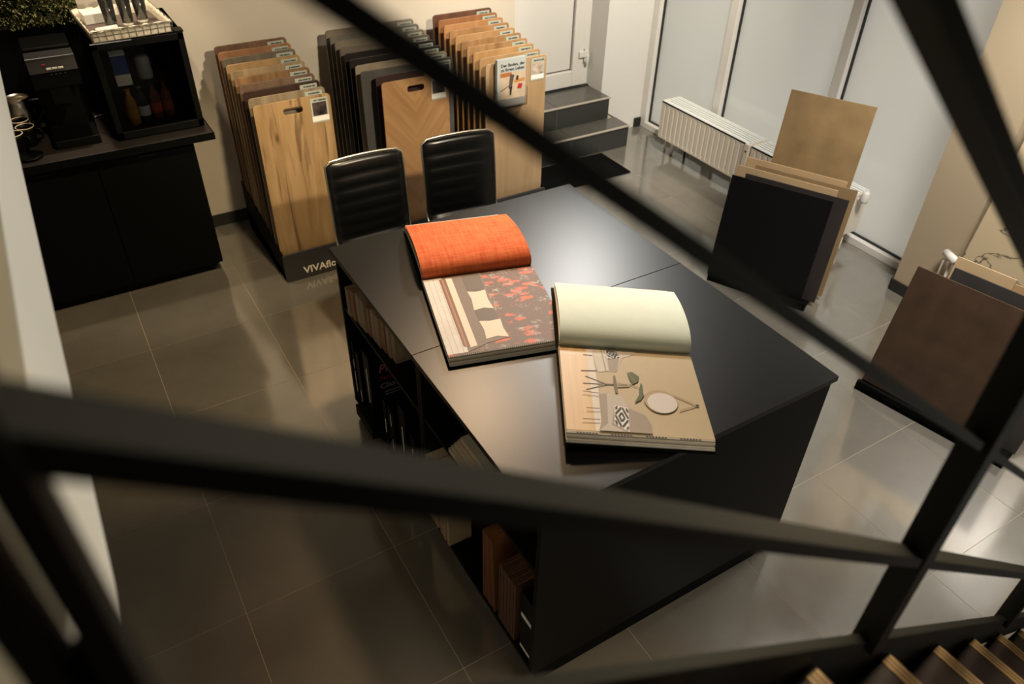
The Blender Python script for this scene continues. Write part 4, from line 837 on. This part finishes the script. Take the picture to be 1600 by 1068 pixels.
# ================================================================== WINDOW SIDE
def radiator(label, y0, y1, valve_end, sensor=False):
    xc = 4.06; t = thing('panel_radiator', label, 'radiator', (xc, (y0 + y1) / 2, 0), 0, 'low panel radiators under the windows')
    h0, h1 = 0.13, 0.418; xf, xb = 3.982 - xc, 4.155 - xc; hl = (y1 - y0) / 2
    n = int((y1 - y0) / 0.05)
    for x, nm, s in ((xf, 'front_panel', 1), (xb, 'rear_panel', -1)):
        vs = []; fs = []; prof = [(-hl, 0)]
        for k in range(n):
            a = -hl + 0.012 + (2 * hl - 0.024) * k / n; w = (2 * hl - 0.024) / n
            prof += [(a + w * 0.10, 0), (a + w * 0.22, 0.004), (a + w * 0.40, 0.004), (a + w * 0.52, 0)]
        prof.append((hl, 0)); L = len(prof)
        zs = [(h0, 0), (h0 + 0.014, 0), (h0 + 0.026, 1), (h1 - 0.03, 1), (h1 - 0.018, 0), (h1, 0)]
        for z, kf in zs:
            for y, dpt in prof: vs.append((x + s * dpt * kf, y, z))
        b0 = len(vs)
        for z, kf in zs:
            for y, dpt in prof: vs.append((x + s * 0.014, y, z))
        Z = len(zs)
        for i in range(Z - 1):
            for j in range(L - 1): a = i * L + j; fs += [(a, a + 1, a + L + 1, a + L), (b0 + a, b0 + a + L, b0 + a + L + 1, b0 + a + 1)]
        for j in range(L - 1): fs += [(j, b0 + j, b0 + j + 1, j + 1), ((Z - 1) * L + j, (Z - 1) * L + j + 1, b0 + (Z - 1) * L + j + 1, b0 + (Z - 1) * L + j)]
        for i in range(Z - 1):
            for j in (0, L - 1): a = i * L + j; fs.append((a, a + L, b0 + a + L, b0 + a))
        MB().add(vs, fs, 0).build(nm, M_RAD, t)
    for s in (-1, 1): MB().box(xf + 0.004, xb - 0.004, s * hl - 0.006, s * hl + 0.006, h0 + 0.01, h1 + 0.003).build('end_cover', M_RAD, t, 0.003)
    gr = MB(); gr.box(xf, xf + 0.018, -hl, hl, h1 - 0.012, h1 + 0.003); gr.box(xb - 0.018, xb, -hl, hl, h1 - 0.012, h1 + 0.003)
    m = 5
    for k in range(m): x = xf + 0.03 + (xb - xf - 0.06) * k / (m - 1); gr.box(x - 0.009, x + 0.009, -hl, hl, h1 - 0.008, h1 + 0.002)
    for k in range(5): y = -hl + 0.02 + (2 * hl - 0.04) * k / 4; gr.box(xf, xb, y - 0.004, y + 0.004, h1 - 0.012, h1 - 0.003)
    gr.build('top_grille', M_RADTOP, t)
    MB().box(xf + 0.02, xb - 0.02, -hl + 0.01, hl - 0.01, h0 + 0.02, h1 - 0.02).build('fins', M_RADTOP, t)
    for s in (-1, 1):
        MB().tube([(0.0, s * (hl - 0.10), 0.0), (0.0, s * (hl - 0.10), h0 + 0.03)], 0.013, 10).build('leg', M_RAD, t)
        MB().tube([(0.05, s * (hl - 0.20), 0.0), (0.05, s * (hl - 0.20), h0 + 0.03)], 0.009, 10).build('leg', M_GASKET if s > 0 else M_RAD, t)
    v = valve_end
    MB().tube([(0.0, v * (hl - 0.02), h0 + 0.02), (0.0, v * (hl - 0.02), 0.05), (-0.005, v * (hl - 0.02), 0.03), (0.0, v * (hl - 0.02), 0.0)], 0.008, 8).build('pipe', M_RAD, t)
    MB().tube([(0.0, v * hl, h1 - 0.03), (0.0, v * (hl + 0.035), h1 - 0.03)], 0.016, 12).build('vent_plug', M_PVC, t)
    if sensor:
        c_ = MB().box(xf - 0.012, xf + 0.03, -hl - 0.012, -hl + 0.028, h0 + 0.05, h1 + 0.002).build('end_cap', M_RAD, t, 0.004)
        MB().box(xf - 0.0135, xf - 0.0115, -hl + 0.0, -hl + 0.016, h1 - 0.055, h1 - 0.045).build('slot', M_GASKET, c_)
    else:
        MB().lathe([(0, 0), (0.022, 0), (0.024, 0.01), (0.022, 0.06), (0.015, 0.07), (0, 0.07)], 16, (-0.01, -hl - 0.05, h1 - 0.03)).build('thermostat_head', M_PVC, t)
    return t
radiator('low cream fluted radiator under the window next to the steps', -0.262, 0.662, 1, True)
radiator('low cream radiator half hidden behind the leaning tile boards', -1.13, -0.29, -1)
vp = thing('radiator_valve', 'cream thermostat valve on two pipes by the beige wall pillar', 'valve', (3.93, -1.86, 0))
MB().tube([(0, -0.012, 0), (0, -0.012, 0.38)], 0.008, 8).build('pipe', M_RAD, vp); MB().tube([(0, 0.028, 0), (0, 0.028, 0.36), (0, 0.0, 0.385)], 0.008, 8).build('pipe', M_RAD, vp)
MB().tube([(0.02, 0.045, 0.40), (-0.02, -0.045, 0.40)], 0.022, 14).build('thermostat_head', M_PVC, vp)

mt = tag(MB().box(-0.45, 0.45, -0.19, 0.19, 0, 0.010).build('door_mat', mat('mat_black', (0.003, 0.003, 0.003), 0.95, spec=0.05, bump=0.5, bscale=400), None, 0.003), 'black door mat on the tiles at the foot of the steps', 'mat'); mt.location = (3.12, 0.645, 0.0005)

def tile_board(name, label, base, u, depth, tilt, u0, u1, v0, v1, m, th=0.010, group=None):
    """board leaning on a stand: u along the front edge, depth behind it"""
    ux, uy = u; L = math.hypot(ux, uy); ux, uy = ux / L, uy / L
    nx, ny = uy, -ux
    if nx > 0: nx, ny = -nx, -ny
    O = Vector((base[0] - nx * depth, base[1] - ny * depth, 0)); U = Vector((ux, uy, 0)); Nn = Vector((nx, ny, 0))
    up = Vector((0, 0, math.cos(tilt))) - Nn * math.sin(tilt); no = U.cross(up)
    if no.dot(Nn) < 0: no = -no
    o = tag(MB().box(0, u1 - u0, -th, 0, 0, v1 - v0).build(name, m, None, 0.0012), label, 'tile board', group)
    Mx = Matrix((( *U,), (*(-no),), (*up,))).transposed().to_4x4(); Mx.translation = O + U * u0 + up * v0
    # local x=U, local y=-n (into the board), local z=up ; box spans y -th..0 so flip to lie behind the face
    o.data.transform(Matrix.Translation((0, th, 0))); o.matrix_world = Mx
    return o
def sandy(n, c, v=0.18, s=7): return mat('tile_' + n, c, 0.5, var=v, scale=s, bump=0.1)
P1 = (3.066, -0.949); U1 = (0.265, -0.532); TL = math.radians(9)
def stand(label, base, u, length, depth, h):
    ang = math.atan2(u[1], u[0]); t = thing('tile_stand', label, 'stand', (base[0], base[1], 0), ang)
    # local x along the front, local y: behind is + when the front faces -y
    MB().box(0, length, 0.0, 0.02, 0, h).build('front_rail', M_BLKM, t, 0.002)
    MB().box(0, length, 0.0, depth, 0.0, h * 0.5).build('base', M_BLKM, t, 0.002)
    for x in (0.03, length - 0.05): MB().bar((x, depth, h), (x, depth + 0.09, 0.42), 0.02, 0.02).build('back_post', M_BLKM, t)
    MB().bar((0.03, depth + 0.09, 0.41), (length - 0.05, depth + 0.09, 0.41), 0.02, 0.02).build('cross_bar', M_BLKM, t)
    return t
stand('black steel stand for tile boards in front of the radiators', P1, U1, 0.594, 0.30, 0.05)
G1 = 'tile boards on the stand by the radiators'
tile_board('tile_board', 'plain black tile board at the front of the stand by the radiators', P1, U1, 0.025, TL, -0.015, 0.557, 0.028, 0.655, mat('tile_black', (0.0035, 0.0035, 0.0035), 0.45, spec=0.25), group=G1)
tile_board('tile_board', 'dark plum brown tile board just behind the black one', P1, U1, 0.075, TL, 0.047, 0.628, 0.03, 0.66, sandy('plum', (0.026, 0.020, 0.019)), group=G1)
tile_board('tile_board', 'beige tile board behind the dark plum one', P1, U1, 0.11, TL, -0.018, 0.553, 0.03, 0.682, sandy('beige', (0.42, 0.29, 0.16), 0.06), group=G1)
tile_board('tile_board', 'olive brown tile board second in line before the tall one', P1, U1, 0.165, TL, 0.07, 0.645, 0.03, 0.684, sandy('olive', (0.25, 0.165, 0.08), 0.1), group=G1)
tile_board('tile_board', 'pale sandstone tile board directly in front of the tall one', P1, U1, 0.20, TL, 0.0, 0.575, 0.03, 0.702, sandy('sand', (0.44, 0.30, 0.165), 0.06), group=G1)
tile_board('tile_board', 'tall ochre brown concrete-look board rising at the back of the stand', P1, U1, 0.28, TL, 0.125, 0.588, 0.03, 1.09, sandy('ochre', (0.26, 0.17, 0.078), 0.22, 6), group=G1)
P2 = (3.043, -2.082); U2 = (0.137, -0.707)
stand('wide low black stand for tile boards below the beige pillar', P2, U2, 0.73, 0.27, 0.055)
G2 = 'tile boards on the stand by the pillar'; T2 = math.radians(14)
tile_board('tile_board', 'rusty dark brown tile board at the front of the stand by the pillar', P2, U2, 0.035, T2, 0.008, 0.60, 0.045, 0.684, sandy('rust', (0.060, 0.033, 0.018), 0.22, 9), group=G2)
tile_board('tile_board', 'charcoal grey tile board behind the rusty brown one', P2, U2, 0.095, T2, 0.142, 0.74, 0.03, 0.715, sandy('charcoal', (0.035, 0.031, 0.028), 0.12), group=G2)
tile_board('tile_board', 'plain light beige tile board behind the charcoal one', P2, U2, 0.145, T2, 0.122, 0.385, 0.03, 0.744, sandy('lightbeige', (0.46, 0.33, 0.19), 0.05), group=G2)
tile_board('tile_board', 'small tan tile board beside the light beige one', P2, U2, 0.20, T2, 0.37, 0.70, 0.03, 0.70, sandy('tan', (0.36, 0.23, 0.11), 0.06), group=G2)
def marble():
    m, nt, b = nodes_of('marble_beige'); setb(b, (0.46, 0.37, 0.24), 0.35)
    tc = nt.nodes.new('ShaderNodeTexCoord'); n = nt.nodes.new('ShaderNodeTexNoise'); n.inputs['Scale'].default_value = 3.0; n.inputs['Detail'].default_value = 9; n.inputs['Distortion'].default_value = 1.2
    mp2 = nt.nodes.new('ShaderNodeMapping'); mp2.inputs['Location'].default_value = (1.7, 0.3, 2.4); nt.links.new(tc.outputs['Object'], mp2.inputs['Vector']); nt.links.new(mp2.outputs['Vector'], n.inputs['Vector'])
    s = nt.nodes.new('ShaderNodeMath'); s.operation = 'SUBTRACT'; s.inputs[1].default_value = 0.5; a = nt.nodes.new('ShaderNodeMath'); a.operation = 'ABSOLUTE'
    r = nt.nodes.new('ShaderNodeValToRGB'); r.color_ramp.elements[0].position = 0.0; r.color_ramp.elements[0].color = (0.06, 0.05, 0.035, 1); r.color_ramp.elements[1].position = 0.022; r.color_ramp.elements[1].color = (0.46, 0.37, 0.24, 1)
    nt.links.new(n.outputs['Fac'], s.inputs[0]); nt.links.new(s.outputs[0], a.inputs[0]); nt.links.new(a.outputs[0], r.inputs['Fac']); nt.links.new(r.outputs['Color'], b.inputs['Base Color'])
    return m
tile_board('marble_board', 'large beige marble board with dark veins leaning by the pillar', (3.80, -1.945), (0.05, -1.0), 0.0, math.radians(9), 0.0, 0.80, 0.0, 1.6, marble(), 0.012)

# ================================================================== STAIR AND RAILING (nearest the camera)
# the flight runs nearly along x, falling towards the window; frames below are local to its outer edge
RX, RY, RZ = 0.0818, -3.449, math.radians(1.718)
def z_str(x): return 2.0574 - 0.798 * (x - 0.0697)       # top of the stringer (local x)
def z_low(x): return 2.2809 - 0.806 * (x - 0.0365)
def z_mid(x): return 2.4977 - 0.797 * (x - 0.0161)
def z_top(x): return 2.4688 - 0.805 * (x - 0.3009)
sr = thing('staircase', 'open black steel staircase with dark treads and light wood nosings', 'staircase', (RX, RY, 0), RZ)
DARKW = wood('tread_walnut', (0.030, 0.020, 0.016), (0.012, 0.008, 0.007), rough=0.75, stretch=(6, 0.8, 6), seed=4)
NOSE = mat('nosing_wood', (0.27, 0.185, 0.09), 0.6, var=0.12, scale=12, spec=0.2); NG = mat('nosing_groove', (0.06, 0.04, 0.02), 0.8)
run, rise = 0.253, 0.2053; NX, NZ = 0.494, 1.6864
def stringer(y0, y1):
    x0, x1 = -0.20, 2.66; dn = -0.24
    return MB().add([(x, y, max(0.0, z_str(x) + d)) for y in (y0, y1) for x, d in ((x0, dn), (x1, dn), (x1, 0), (x0, 0))], [(0, 1, 2, 3), (7, 6, 5, 4), (0, 4, 5, 1), (1, 5, 6, 2), (2, 6, 7, 3), (3, 7, 4, 0)]).build('stringer', M_RAIL, sr, 0.002)
stringer(-0.008, 0.008); stringer(-0.92, -0.904)
for k in range(-2, 9):
    x = NX + run * k; z = NZ - rise * k
    if z < 0.02: continue
    MB().box(x - 0.235, x - 0.0215, -0.903, -0.016, z - 0.04, z).build('tread', DARKW, sr, 0.002)
    nb = MB(); nb.box(x - 0.021, x, -0.903, -0.016, z - 0.04, z + 0.002, 0)
    for q in (0.007, 0.014): nb.box(x - 0.021 + q - 0.0008, x - 0.021 + q + 0.0008, -0.9029, -0.0161, z + 0.0018, z + 0.0026, 1)
    nb.build('nosing', [NOSE, NG], sr)
    MB().box(x - 0.24, x - 0.002, -0.0155, -0.0115, z - 0.05, z + 0.004).build('bracket', M_RAIL, sr)
rl_ = thing('stair_railing', 'black flat-bar stair railing with sloping bars close to the camera', 'railing', (RX, RY, 0), RZ)
def slope_bar(nm, zf_, w, h, xa, xb):
    return MB().bar((xa, 0, zf_(xa)), (xb, 0, zf_(xb)), w, h).build(nm, M_RAIL, rl_, 0.001)
slope_bar('bar', z_low, 0.029, 0.0157, -0.182, 2.40)
slope_bar('bar', z_mid, 0.022, 0.0108, -0.182, 2.40)
slope_bar('handrail', z_top, 0.026, 0.0145, -0.182, 2.40)
for x in (-0.150, 0.667, 1.531, 2.36):       # the end post is a pair of flat bars welded at the foot
    for dx, hw in (((0.0, 0.0056), (-0.020, 0.0056)) if x < 0 else ((0.0, 0.0145),)):
        MB().box(x + dx - hw, x + dx + hw, -0.018, 0.018, 2.30 if x < 0 else z_str(x) - 0.01, z_top(x)).build('post', M_RAIL, rl_, 0.001)
    if x < 0: MB().box(x - 0.0257, x + 0.0057, -0.018, 0.018, 2.20, 2.302).build('joint_plate', M_RAIL, rl_, 0.001)
